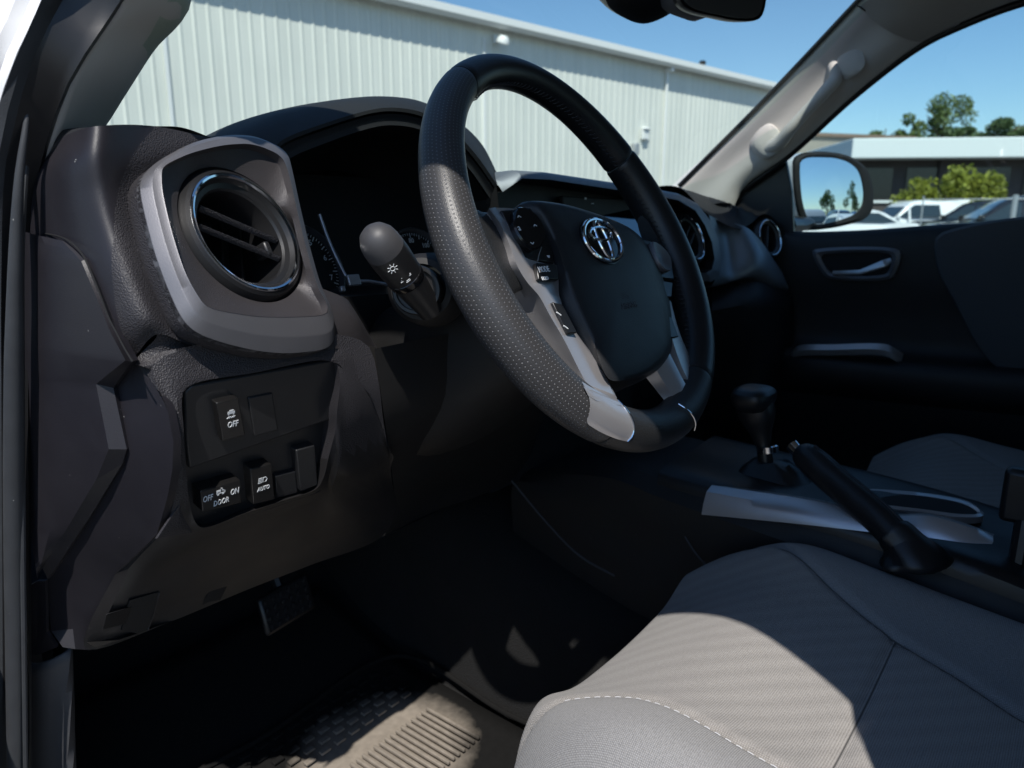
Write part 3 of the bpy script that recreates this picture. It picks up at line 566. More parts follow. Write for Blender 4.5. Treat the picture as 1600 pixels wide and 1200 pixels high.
# passenger pillar trim with grab handle recess
PG = [aX(1062, 293, 1.045), aX(1110, 245, 1.035), aX(1180, 175, 1.012), aX(1255, 97, .985), aX(1335, 12, .95), aX(1375, -30, .93)]
PD = [aX(1146, 324, 1.062), aX(1162, 293, 1.058), aX(1232, 240, 1.048), aX(1340, 142, 1.03), aX(1440, 66, 1.01), aX(1500, 36, 1.0)]
pm1 = [a * .62 + b * .38 + np.array([-.004, -.008, .0]) for a, b in zip(PG, PD)]
pm2 = [a * .25 + b * .75 + np.array([-.012, -.010, .0]) for a, b in zip(PG, PD)]
PD2 = [q + np.array([.03, .02, 0]) for q in PD]; PG0 = [q + unit(q - CAM) * .035 + np.array([0.002, -.001, 0]) for q in PG]
loft_obj('pillar_trim', [PG0, PG, pm1, pm2, PD, PD2], 60, 30, M['pillar'], cab)
tube_obj('windshield_seal', [q + np.array([-.004, .0, .004]) for q in PG], .0045, M['black'], cab, res=30)
tube_obj('windshield_seal', [q + np.array([.003, .004, .003]) for q in GL], .004, M['black'], cab, res=30)
# passenger side roof rail trim
RR0 = [aX(1440, 66, 1.01), aX(1500, 36, 1.0), aX(1600, -3, 1.0), np.array([1.02, -.45, 1.675]), np.array([1.02, -.85, 1.67])]
RR1 = [aX(1340, 10, .93), aX(1400, -25, .92), aX(1500, -70, .90), np.array([.90, -.45, 1.725]), np.array([.90, -.85, 1.73])]
RRm = [(a + b) / 2 + np.array([-.01, 0, -.012]) for a, b in zip(RR0, RR1)]
loft_obj('roof_rail_trim', [[q + np.array([.03, 0, .02]) for q in RR0], RR0, RRm, RR1], 30, 16, M['headliner'], cab)
tube_obj('panel_seam', [aX(1338, 8, .925), aX(1375, 30, .955), aX(1410, 48, .99), aX(1443, 62, 1.024)], .0012, M['black'], cab, res=14)
tube_obj('window_seal', [q + np.array([.012, .004, -.004]) for q in PD[1:]] + [q + np.array([.012, 0, -.004]) for q in RR0[2:]], .007, M['black'], cab, res=50)
# glass
ws = []
for k, (yl, zl, yc, zc, yr, zr, xl, xr) in enumerate([(.44, 1.20, .70, 1.20, .56, 1.22, -.36, 1.08), (.30, 1.36, .47, 1.40, .42, 1.37, -.305, 1.03), (.155, 1.45, .28, 1.56, .21, 1.50, -.286, .99), (.04, 1.70, .07, 1.73, .0, 1.675, -.258, .94)]):
    ws.append([(xl, yl, zl), (.0, yl * .35 + yc * .65, zl * .35 + zc * .65), (.37, yc, zc), (.74, yr * .35 + yc * .65, zr * .35 + zc * .65), (xr, yr, zr)])
loft_obj('windshield', ws, 24, 20, M['windshield'], cab)
loft_obj('hood', [[(-.45, .62, 1.05), (.36, .78, 1.13), (1.17, .62, 1.05)], [(-.45, 1.2, 1.05), (.36, 1.3, 1.12), (1.17, 1.2, 1.05)], [(-.38, 1.75, .95), (.36, 1.9, 1.03), (1.1, 1.75, .95)], [(-.3, 1.85, .7), (.36, 2.0, .75), (1.0, 1.85, .7)]], 16, 16, M['paintw'], cab)
for sx in (-1, 1):
    x = .36 + sx * .83; MB().grid([[(x, .45, .45), (x, .45, 1.05)], [(x + sx * .03, 1.2, .6), (x, 1.2, 1.05)], [(x - sx * .06, 1.8, .5), (x - sx * .06, 1.8, .95)]]).build('fender', M['paintw'], cab, solid=.004)
# floor, firewall, sill
fl_ = [[(-.37, -.75, .56), (.1, -.75, .555), (.22, -.75, .57)], [(-.37, -.1, .555), (.1, -.1, .55), (.22, -.1, .56)], [(-.36, .42, .55), (.1, .42, .55), (.24, .42, .56)], [(-.34, .72, .68), (.1, .72, .68), (.26, .72, .70)], [(-.34, .82, .95), (.1, .82, .95), (.3, .82, .95)]]
loft_obj('floor', fl_, 16, 40, M['carpet'], cab)
loft_obj('passenger_floor', [[(.52, y, z), (.8, y, z), (1.1, y, z)] for y, z in ((-.75, .56), (.42, .55), (.72, .68), (.82, .95))], 12, 20, M['carpet'], cab)
MB().grid([[(-.36, .83, .6), (1.1, .83, .6)], [(-.36, .80, 1.3), (1.1, .80, 1.3)]]).build('firewall', M['carpet'], cab)
tn = [[(.20, y, .55), (.235, y, z - .03), (.30, y, z), (.44, y, z), (.505, y, z - .03), (.54, y, .55)] for y, z in ((-.75, .68), (-.2, .72), (.3, .82), (.6, .95), (.82, 1.05))]
loft_obj('tunnel', tn, 20, 20, M['carpet'], cab)
MB().prism([(-.405, -.85, .45), (-.33, -.85, .45), (-.33, -.85, .585), (-.345, -.85, .60), (-.405, -.85, .59)], (0, 1.5, 0)).build('rocker', M['paintw'], cab, bevel=.008)
loft_obj('kick_wall', [[(-.345, .42, .5), (-.345, .42, .98)], [(-.335, .5, .5), (-.335, .5, 1.25)], [(-.33, .85, .5), (-.33, .85, 1.25)]], 6, 10, M['carpet'], cab)
loft_obj('kick_wall', [[(1.09, .0, .5), (1.09, .0, 1.2)], [(1.085, .4, .5), (1.085, .4, 1.3)], [(1.07, .85, .5), (1.07, .85, 1.3)]], 6, 10, M['carpet'], cab)
# kick panel trim at the lower left
kp = [aX(50, 1035, -.366), aX(72, 1032, -.362), aX(95, 1022, -.352), aX(106, 1016, -.347)]
kb = [aX(44, 1230, -.362), aX(66, 1230, -.358), aX(92, 1230, -.350), aX(114, 1230, -.345)]
bk = lambda L, d: [q + np.array(d) for q in L]
back_ = [kp[-1] + np.array([.03, .12, -.01]), kb[-1] + np.array([.03, .12, 0])]
g0 = [[kp[0] + np.array([-.01, .05, 0]), *kp, back_[0]], [kb[0] + np.array([-.01, .05, 0]), *kb, back_[1]]]
loft_obj('kick_panel', [g0[0], [a * .97 + b * .03 for a, b in zip(*g0)], [a * .5 + b * .5 for a, b in zip(*g0)], g0[1]], 30, 16, M['kick'], cab, solid=.003)
# grab handle
gh = thing('grab_handle', 'pale grey grab handle moulded along the passenger windshield pillar', 'grab handle', tuple(aX(1260, 180, 1.0)))
hp = [aX(1190, 238, 1.035), aX(1218, 222, 1.015), aX(1235, 202, 1.0), aX(1262, 172, .995), aX(1290, 142, .99), aX(1306, 122, .995), aX(1304, 100, 1.0), aX(1318, 78, 1.01)]
tube_obj('bar', hp, [.012, .015, .0125, .0115, .0115, .0125, .013, .008], M['pillar'], gh, n=16, res=40)
for (u, v, x, n_) in ((1196, 222, 1.018, 0), (1326, 96, .99, 1)):
    L = [aX(u + a, v + b, x) for a, b in ((-17, 6), (-12, -14), (6, -28), (22, -14), (24, 8), (4, 22))]
    pillow('end_cap', L, unit([-.75, -.65, .1]), [(1.15, -.012), (1.05, -.001), (.95, .002), (.6, .0045), (.2, .005)], M['pillar'], gh, res=36)
# passenger door
pdoor = thing('passenger_door', 'black passenger door with grey padded insert, closed, its window up', 'car door', (1.1, -.2, .6))
bl = [(1146, 324), (1172, 352), (1240, 361), (1330, 360), (1480, 350), (1600, 345), (1700, 342)]
top = [aX(u, v, 1.085) for u, v in bl] + [np.array([1.085, -.8, 1.30])]
def lower(dz, x): return [np.array([x, q[1], 1.285 - dz]) for q in top]
rows = [[q + np.array([.02, 0, -.004]) for q in top], top, [q + np.array([-.018, 0, -.012]) for q in top], lower(.10, 1.062), lower(.20, 1.075), lower(.255, 1.07), lower(.275, 1.02), lower(.33, 1.03), lower(.5, 1.07), lower(.72, 1.07)]
loft_obj('door_panel', rows, 60, 60, M['doorgrey'], pdoor)
pad = [aX(u, v, 1.045) for u, v in ((1462, 372), (1475, 362), (1700, 350), (1760, 600), (1590, 592), (1560, 578), (1530, 545), (1490, 470), (1465, 420))]
pillow('padded_insert', pad, np.array([-1., 0, 0]), [(1.0, -.03), (1.0, .0), (.97, .010), (.85, .016), (.4, .018)], M['doorcloth'], pdoor, res=70)
ho = [aX(u, v, 1.053) for u, v in ((1270, 392), (1285, 388), (1395, 388), (1407, 394), (1400, 425), (1392, 435), (1300, 436), (1288, 430))]
hi = [aX(u, v, 1.053) for u, v in ((1283, 400), (1292, 397), (1386, 396), (1394, 401), (1389, 422), (1384, 428), (1306, 429), (1296, 424))]
oo, ii = crom(ho, 60, True), crom(hi, 60, True); dx = np.array([-1., 0, 0])
MB().grid([oo - dx * .01, oo + dx * .002, (oo + ii) / 2 + dx * .006, ii + dx * .002, ii - dx * .004], closed=True).build('handle_surround', M['darksilver'], pdoor)
MB().prism(ii - dx * .003, -dx * .002).build('handle_recess', M['deep'], pdoor)
MB().grid([[aX(1302, 424, 1.05), aX(1345, 422, 1.04), aX(1378, 408, 1.035), aX(1390, 404, 1.045)], [aX(1302, 430, 1.05), aX(1345, 430, 1.035), aX(1384, 418, 1.03), aX(1392, 412, 1.045)]]).build('door_handle', M['silver'], pdoor, solid=.006, bevel=.002)
ar = [aX(1236, 552, 1.03), aX(1248, 540, 1.0), aX(1300, 538, .99), aX(1385, 538, .99), aX(1400, 545, 1.0), aX(1412, 553, 1.02)]
MB().grid([crom(ar, 30) , crom([q + np.array([-.012, 0, -.010]) for q in ar], 30), crom([q + np.array([-.006, 0, -.022]) for q in ar], 30), crom([q + np.array([.03, 0, -.03]) for q in ar], 30)]).build('armrest_trim', M['silver'], pdoor)
rows = [[(1.065, y, z), (1.0 + k, y, z + .004), (.985 + k, y, z - .01), (.99 + k, y, z - .05), (1.06, y, z - .10)] for y, z, k in ((.16, .99, .05), (.12, 1.005, .01), (-.1, 1.015, 0), (-.5, 1.03, 0), (-.75, 1.03, .02))]
loft_obj('armrest', rows, 30, 30, M['doorgrey'], pdoor)
wg = [aX(1146, 330, 1.09), aX(1240, 366, 1.09), aX(1480, 355, 1.09), aX(1700, 346, 1.09), np.array([1.09, -.76, 1.29]), np.array([1.03, -.80, 1.68]), np.array([1.035, -.3, 1.69]), aX(1445, 50, 1.045), aX(1330, 145, 1.06), aX(1225, 236, 1.075)]
obj('window', wg, [tuple(range(len(wg)))], M['sideglass'], pdoor, smooth=0)
sl_ = [aX(1138, 326, 1.078), aX(1160, 292, 1.078), aX(1226, 240, 1.078), aX(1237, 300, 1.078), aX(1240, 366, 1.078), aX(1172, 366, 1.078)]
slab('mirror_sail', sl_, (.012, 0, 0), M['black'], pdoor, bevel=.002)
# outside mirror
om = thing('side_mirror', 'white-backed passenger door mirror with black surround reflecting sky and parked cars', 'side mirror', tuple(aX(1300, 300, 1.33)))
MN = unit([-.477, -.878, .055]); MC = aX(1303, 298, 1.34)
hs = [(1243, 262), (1244, 248), (1256, 240), (1280, 237), (1310, 239), (1335, 247), (1354, 262), (1363, 282), (1366, 308), (1364, 328), (1352, 342), (1325, 351), (1292, 357), (1270, 358), (1258, 350), (1249, 325), (1244, 290)]
gs = [(1249, 262), (1250, 253), (1260, 247), (1280, 246), (1305, 248), (1325, 254), (1340, 266), (1347, 284), (1350, 306), (1347, 322), (1336, 334), (1314, 343), (1290, 349), (1273, 350), (1263, 343), (1254, 320), (1250, 290)]
H = crom([aP(u, v, MC, MN) for u, v in hs], 60, True); Gs = crom([aP(u, v, MC, MN) for u, v in gs], 60, True); hc = H.mean(0); gc = Gs.mean(0)
MB().grid([Gs - MN * .012, Gs + MN * .002, (H * .5 + Gs * .5) + MN * .004, H - MN * .002, hc + (H - hc) * 1.01 - MN * .02], closed=True).build('surround', M['deep'], om)
L = hc + (H - hc) * 1.015 - MN * .008
pillow('housing', L, -MN, [(1, 0), (1.0, .03), (.93, .06), (.7, .09), (.35, .105)], M['paintw'], om, res=None)
rows = []
for k in np.linspace(1.03, .04, 12):
    Rg = gc + (Gs - gc) * k; r2 = ((Rg - gc) ** 2).sum(1); rows.append(Rg + MN * (.004 - r2 / (2 * 1.4))[:, None])
mb = MB().grid(rows, closed=True); nn_ = len(Gs); mb.f.append(tuple(range(11 * nn_, 12 * nn_))); mb.build('mirror_glass', M['mirror'], om, smooth=180)
MB().tube([aX(1262, 345, 1.33), aX(1240, 352, 1.22), aX(1215, 352, 1.09)], [.03, .03, .04], 14, flat=.6).build('mount_arm', M['black'], om)
# rear-view mirror and sensor cover
rm = thing('rearview_mirror', 'black rear-view mirror cut off by the top of the picture', 'rearview mirror', tuple(aX(1120, -10, .40)))
f0 = [(1062, -60), (1190, -60), (1197, -40), (1196, 8), (1188, 28), (1170, 33), (1128, 28), (1064, 4)]
MN2 = unit([-.55, -.83, -.05]); C2 = aX(1130, 0, .42)
Lr = crom([aP(u, v, C2, MN2) for u, v in f0], 60, True)
pillow('housing', Lr, -MN2, [(1.0, 0), (1.0, .006), (.95, .02), (.7, .035), (.3, .04)], M['black'], rm, res=None)
c_ = Lr.mean(0); pillow('mirror_glass', c_ + (Lr - c_) * .93, MN2, [(1.0, -.002), (1.0, .001), (.9, .0012), (.2, .0012)], mat('dim_mirror', (.10, .105, .11), .1, metal=.6), rm, res=None)
Ls = crom([aP(u, v, C2 + np.array([0, .03, 0]), MN2) for u, v in ((1040, -60), (1110, -60), (1118, 10), (1108, 26), (1085, 22), (1050, 2))], 40, True)
pillow('mount_bracket', Ls, MN2, [(1.0, -.03), (1.0, .0), (.9, .008), (.4, .01)], M['darksilver'], rm, res=None)
sc_ = thing('sensor_cover', 'black rounded camera cover at the top of the windshield beside the mirror', 'sensor cover', tuple(aX(1000, -10, .37)))
Lc = crom([aP(u, v, C2 + np.array([-.02, .10, 0]), unit([-.5, -.7, -.5])) for u, v in ((945, -60), (1075, -60), (1066, 2), (1046, 22), (1005, 38), (968, 26), (944, 4))], 50, True)
pillow('cover', Lc, unit([-.5, -.7, -.5]), [(1.0, -.05), (1.0, -.01), (.96, .004), (.7, .014), (.3, .018)], M['black'], sc_, res=None)
# ================================================================== dashboard
dash = thing('dashboard', 'black moulded dashboard with round air vents, gauge hood and knee panel of switches', 'dashboard', (.36, .3, 1.0))
VN = unit([.18, -.88, .43]); V0 = aD(388, 363, .55)
VR = unit(np.cross([0, 0, 1], VN)) * 1.0; VR = unit(np.cross(VN, [0, 0, 1])) * -1; VU = unit(np.cross(VN, VR)); VU = VU if VU[2] > 0 else -VU
def PV(u, v, off=0): return aP(u, v, V0, VN, off)
ZK = [.86, .93, 1.02, 1.07, 1.15, 1.20, 1.26]; YK = [.31, .29, .215, .14, .105, .108, .112]
def onk(u, v, add=0):      # point on the knee-panel surface y = prof(z)
    lo, hi = .2, 1.4
    for _ in range(50):
        t = (lo + hi) / 2; p = aD(u, v, t)
        if p[1] < np.interp(p[2], ZK, YK) + add: lo = t
        else: hi = t
    return aD(u, v, t)
# --- end of the dashboard: one skin from the seal round the crest to the vent surround
ridge = [aX(152, 197, -.350), aX(150, 240, -.355), aX(158, 300, -.355), aX(176, 370, -.355), aX(203, 440, -.355), aX(230, 497, -.352), aX(246, 522, -.345)]
left = [aX(62, 262, -.362), aX(42, 285, -.372), aX(38, 330, -.374), aX(38, 400, -.374), aX(38, 470, -.374), aX(38, 560, -.374), aX(38, 640, -.374)]
c1 = [aX(88, 222, -.358), aX(80, 262, -.366), aX(84, 315, -.367), aX(92, 385, -.367), aX(105, 455, -.367), aX(125, 530, -.366), aX(150, 600, -.362)]
c2 = [aX(118, 205, -.354), aX(118, 250, -.362), aX(124, 305, -.363), aX(138, 378, -.363), aX(160, 448, -.363), aX(190, 512, -.361), aX(206, 562, -.354)]
bz = [PV(332, 216, -.012), PV(262, 252, -.014), PV(238, 285, -.018), PV(250, 350, -.022), PV(268, 430, -.022), PV(290, 505, -.022), PV(318, 545, -.020)]
mdl = [(a * .45 + b * .55) for a, b in zip(ridge, bz)]; mdl[0] = aY(240, 197, .172)
Gd = loft([left, c1, c2, ridge, mdl, bz], 60, 64)
end_ = MB().grid(Gd).build('end_panel', M['dashside'], dash, smooth=60)
end_.data.materials.append(M['dash'])
dr_ = np.array([np.linalg.norm(Gd[k] - np.array(crom(ridge, 60)), axis=1).mean() for k in range(64)]); kr_ = int(dr_.argmin())
for p in end_.data.polygons:
    if p.index // 59 >= kr_ - 1: p.material_index = 1
rg2 = [ridge[0] * .85 + mdl[0] * .15]
loft_obj('end_top', [[aX(62, 262, -.362), aX(88, 222, -.358), aX(118, 205, -.354), ridge[0], rg2[0], mdl[0], aY(292, 201, .195), bz[0]],
                     [aX(62, 262, -.362) + np.array([.01, .10, -.0]), aX(88, 222, -.358) + np.array([.01, .12, -.002]), aX(118, 205, -.354) + np.array([0, .13, 0]), ridge[0] + np.array([0, .14, 0]), rg2[0] + np.array([0, .12, .0]), mdl[0] + np.array([0, .12, 0]), aY(292, 201, .195) + np.array([0, .13, 0]), bz[0] + np.array([0, .12, .01])],
                     [np.array([x, .52, 1.30]) for x in (-.36, -.34, -.32, -.29, -.26, -.22, -.18, -.14)]], 40, 20, M['dashtop'], dash)
loft_obj('vent_underside', [[ridge[5], ridge[6], aX(226, 546, -.349), aX(205, 569, -.356)], [bz[5], (bz[5] + bz[6]) / 2 + np.array([0, .004, 0]), onk(268, 560, .004), onk(222, 572, .006)], [bz[6] + np.array([.03, .01, 0]), bz[6] + np.array([.03, .02, -.01]), onk(320, 556, .006), onk(262, 590, .010)]], 20, 16, M['dash'], dash)
# --- fuse cover with its lit lower chamfer
fcl = [(38, 362), (38, 400), (38, 450), (38, 500), (38, 545), (38, 600), (40, 700), (44, 770), (50, 850), (58, 905)]
fcm = [(97, 376), (127, 408), (152, 468), (172, 518), (196, 563), (150, 600), (170, 702), (150, 750), (108, 820), (66, 888)]
fce = [(101, 374), (132, 406), (157, 466), (180, 518), (206, 565), (177, 606), (198, 702), (191, 725), (140, 808), (75, 905)]
nr = 7
def dens_open(L): 
    L = np.array(L, float); return np.vstack([L[i] + (L[i + 1] - L[i]) * t / nr for i in range(len(L) - 1) for t in range(nr)] + [L[-1]])
A_ = dens_open([aX(u, v, -.3765) for u, v in fcl]); Bm = dens_open([aX(u, v, -.3690 if i < 5 else -.3680) for i, (u, v) in enumerate(fcm)])
Be = dens_open([aX(u, v, x) for (u, v), x in zip(fce, [-.3675, -.3672, -.3668, -.3655, -.362, -.3600, -.3590, -.3590, -.3600, -.3610])])
MB().grid([A_, A_ * .5 + Bm * .5 + np.array([-.001, 0, 0]), Bm, Be, Be + np.array([.006, .004, 0])]).build('fuse_cover', M['dashside'], dash, smooth=14)
tube_obj('panel_seam', [aX(u, v, -.3692) for u, v in ((42, 361), (70, 365), (101, 373), (120, 387), (133, 405), (145, 432), (158, 465), (170, 497), (181, 518), (194, 543), (207, 565))], .0006, M['deep'], dash, n=6, res=40)
# --- knee panel: side face
kr = [(224, 563), (243, 600), (262, 642), (271, 690), (269, 735), (262, 775), (245, 835), (212, 868), (180, 897), (166, 935), (152, 978), (140, 1016)]
xs = [-.350, -.349, -.348, -.347, -.347, -.346, -.344, -.341, -.338, -.337, -.336, -.335]
KR = [aX(u, v, x) for (u, v), x in zip(kr, xs)]
kl = [(206, 567), (176, 607), (190, 660), (200, 702), (190, 727), (166, 766), (130, 820), (95, 875), (75, 906), (76, 950), (80, 986), (98, 1011)]
KL = [aX(u, v, -.357) for u, v in kl]
kk = [(a + b) / 2 + np.array([-.001, 0, 0]) for a, b in zip(KL, KR)]
MB().grid([np.array(KL) + np.array([.006, .006, 0]), KL, kk, [a * .12 + b * .88 for a, b in zip(KL, KR)], np.array(KR), np.array(KR) + np.array([.006, .001, -.001])]).build('knee_side', M['dashside'], dash, smooth=30)
obj('lower_trim', [aX(50, 912, -.366), aX(62, 905, -.362), aX(75, 905, -.358), aX(77, 985, -.358), aX(92, 1008, -.353), aX(62, 1020, -.362), aX(50, 1018, -.366)], [(0, 1, 5, 6), (1, 2, 3, 5), (3, 4, 5)], M['dashside'], dash, smooth=0, solid=.003)
# --- knee panel: front face round the switch recess (inner loop -> outer loop)
pin = [(286, 614), (300, 601), (400, 582), (500, 563), (524, 566), (531, 592), (527, 640), (524, 672), (514, 712), (505, 748), (494, 764), (440, 783), (380, 803), (322, 824), (306, 817), (297, 790), (291, 735), (287, 670)]
pmid = [(262, 596), (285, 575), (395, 560), (505, 545), (548, 552), (556, 590), (552, 640), (540, 690), (530, 725), (520, 758), (504, 778), (444, 800), (384, 822), (320, 845), (284, 838), (272, 800), (274, 735), (270, 668)]
pout = [(226, 563), (275, 545), (390, 530), (500, 520), (575, 540), (592, 600), (598, 650), (606, 700), (612, 750), (618, 800), (600, 836), (480, 885), (385, 922), (270, 970), (150, 1010), (184, 897), (263, 775), (262, 642)]
Li = crom([onk(u, v, -.001) for u, v in pin], 120, True); Lm = crom([onk(u, v) for u, v in pmid], 120, True)
Lo = np.array([onk(u, v) for u, v in pout]); Lo[0] = KR[0]; Lo[17] = KR[2]; Lo[16] = KR[5]; Lo[15] = KR[8]; Lo[14] = KR[11]
Lo = crom(Lo, 120, True)
IN = np.array([.004, .016, -.003])
rings = [Li + IN * 1.6, Li + IN * .15, Li, Li * .6 + Lm * .4 + np.array([0, -.0012, 0]), Lm]
for k in (.12, .25, .4, .55, .7, .85, 1.0):
    rings.append(Lm * (1 - k) + Lo * k)
for k in range(5, len(rings) - 1):   # keep the intermediate rings on the surface
    for j in range(120):
        rings[k][j][1] = rings[k][j][1] * .35 + .65 * np.interp(rings[k][j][2], ZK, YK)
kp_ = MB().grid(rings, closed=True).build('knee_panel', M['knee'], dash, smooth=28); kp_.data.materials.append(M['dash'])
for p in kp_.data.polygons:
    if np.mean([kp_.data.vertices[i].co.z for i in p.vertices]) + ORG[kp_][2] > 1.095: p.material_index = 1
# column side of the knee panel and its underside
right_ = [onk(585, 545), onk(600, 650), onk(615, 760), onk(618, 800), onk(600, 838)]
far_ = [q + np.array([.30, .01, 0]) for q in right_]
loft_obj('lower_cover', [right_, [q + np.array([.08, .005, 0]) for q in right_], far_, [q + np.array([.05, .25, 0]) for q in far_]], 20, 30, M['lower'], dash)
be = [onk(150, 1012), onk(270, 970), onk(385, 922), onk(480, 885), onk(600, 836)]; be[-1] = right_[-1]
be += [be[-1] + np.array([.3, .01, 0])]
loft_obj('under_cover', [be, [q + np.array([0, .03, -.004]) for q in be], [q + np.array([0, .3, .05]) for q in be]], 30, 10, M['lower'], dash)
slab('handle_notch', [onk(u, v, -.0015) for u, v in ((203, 938), (248, 925), (232, 984), (214, 990), (190, 985))], (0, .002, 0), M['deep'], dash, bevel=0)
slab('vent_notch', [onk(u, v, -.0015) for u, v in ((330, 918), (358, 910), (344, 938), (312, 953))], (0, .002, 0), M['deep'], dash, bevel=0)
slab('data_port', [onk(u, v, -.002) for u, v in ((166, 960), (206, 948), (196, 975), (160, 984))], (0, .001, 0), M['black'], dash, bevel=.0006)
tube_obj('notch_edge', [onk(249, 926, -.002), onk(241, 956, -.002), onk(231, 985, -.002)], .0008, M['dash'], dash, n=6)
tri = [onk(u, v, -.0005) for u, v in ((280, 786), (243, 842), (300, 832))]
pillow('corner_pyramid', tri, np.array([0, -1., 0]), [(1.0, -.001), (.96, .001), (.1, .0035)], M['dash'], dash, res=None, smooth=20)
# --- switch panel (back of the recess) and switches
SC = onk(405, 690) + IN * 1.05
PR = unit(onk(520, 600) - onk(292, 652)); PUp = unit(onk(400, 600) - onk(420, 780)); PN = unit(np.cross(PR, PUp)); PN = PN if PN[1] < 0 else -PN; PUp = unit(np.cross(PN, PR)); PUp = PUp if PUp[2] > 0 else -PUp
pp = crom([onk(u, v) + IN * 1.2 for u, v in pin], 60, True); pc = pp.mean(0)
MB().prism([aP(u, v, SC, PN, -.0065) for u, v in [(286, 614), (300, 596), (524, 556), (536, 592), (529, 672), (519, 712), (510, 748), (499, 769), (322, 829), (300, 817), (291, 790), (285, 670)]], -PN * .003).build('switch_panel', M['panel'], dash, smooth=0)
def oq(u, v, d=.004): return aP(u, v, SC, PN, d)
def oq2(u, v, d=-.002): return aP(u, v, SC, PN, d)
up_panel = [oq(u, v, .0035) for u, v in ((288, 614), (300, 602), (522, 562), (531, 592), (527, 652), (296, 733), (290, 690))]
slab('upper_switch_panel', up_panel, -PN * .008, M['panel'], dash, bevel=.0015)
def switch(name, L, h, mat_, lab=None, par=dash):
    o = slab(name, [oq(u, v, .0035 + h) for u, v in L], -PN * (h + .002), mat_, par, bevel=.0009)
    if lab: o['label'] = lab
    return o
s1 = switch('switch', [(338, 630), (373, 622), (384, 680), (348, 690)], .0065, M['piano'], 'stability control off switch with skidding car symbol')
switch('switch_blank', [(388, 622), (426, 614), (435, 672), (398, 682)], .0015, M['panel'])
def switch2(name, L, h, mat_, lab=None):
    o = slab(name, [oq2(u, v, h - .006) for u, v in L], -PN * (h + .004), mat_, dash, bevel=.001)
    if lab: o['label'] = lab
    return o
s2 = switch2('switch', [(313, 768), (376, 750), (378, 786), (316, 800)], .012, M['piano'], 'wide rocker switch lettered OFF DOOR ON with a truck symbol')
s3 = switch2('switch', [(391, 733), (425, 725), (430, 780), (396, 789)], .010, M['piano'], 'AUTO headlamp switch')
switch2('switch_blank', [(430, 744), (462, 736), (466, 770), (433, 779)], .004, M['panel'])
switch2('switch_blank', [(463, 704), (492, 696), (497, 758), (470, 768)], .008, M['panel'], 'smooth blank switch with rounded lower end')
def face(u, v, fn, h): return fn(u, v, (.0035 if fn is oq else -.006) + h + .0004)
W_ = M['white']
def glyph(name, quads, pos, s_, par):   # small symbol drawn from strokes on the switch face
    mb = MB()
    for x0, y0, x1, y1, w in quads:
        a = pos + PR * x0 * s_ + PUp * y0 * s_; b = pos + PR * x1 * s_ + PUp * y1 * s_; d = unit(b - a); mb.box((a + b) / 2, (np.linalg.norm(b - a) + w * s_ * .5, w * s_, .0003), (d, unit(np.cross(PN, d)), PN))
    return mb.build(name, W_, par, smooth=0)
lettering('lettering', 'OFF', face(364, 663, oq, .0065), PR, PUp, .0070, W_, s1, xs=.70)
glyph('skid_symbol', [(-.3, .9, .3, .9, .3), (-.55, .55, .55, .55, .45), (-.45, .25, -.45, .15, .2), (.45, .25, .45, .15, .2), (-.7, -.5, -.3, -.2, .14), (-.3, -.2, -.3, -.5, .14), (-.3, -.5, 0, -.2, .14), (.1, -.5, .5, -.2, .14), (.5, -.2, .5, -.5, .14), (.5, -.5, .8, -.2, .14)], face(361, 649, oq, .0065), .0042, s1)
lettering('lettering', 'OFF', face(325, 779, oq2, .012), PR, PUp, .0076, W_, s2, xs=.60)
lettering('lettering', 'ON', face(367, 768, oq2, .012), PR, PUp, .0076, W_, s2, xs=.60)
lettering('lettering', 'DOOR', face(346, 784, oq2, .012), PR, PUp, .0070, W_, s2, xs=.62)
glyph('truck_symbol', [(-.8, -.2, .9, -.2, .14), (-.8, -.2, -.8, .5, .14), (-.8, .5, -.1, .5, .14), (-.1, .5, -.1, -.2, .14), (-.6, .25, -.3, .25, .3), (-.5, -.5, -.5, -.35, .35), (.5, -.5, .5, -.35, .35), (.3, .4, .9, .1, .12), (.2, .7, .6, .3, .14), (.0, .9, .25, .8, .14)], face(345, 769, oq2, .012), .0040, s2)
lettering('lettering', 'AUTO', face(412, 763, oq2, .010), PR, PUp, .0056, W_, s3, xs=.72)
glyph('headlamp_symbol', [(-.9, .6, -.2, .6, .13), (-.9, .3, -.2, .3, .13), (-.9, 0, -.2, 0, .13), (-.9, -.3, -.2, -.3, .13), (.0, .6, .0, -.3, .13), (.0, .6, .5, .6, .13), (.5, .6, .8, .2, .13), (.8, .2, .6, -.3, .13), (.6, -.3, .0, -.3, .0)], face(411, 751, oq2, .010), .0046, s3)

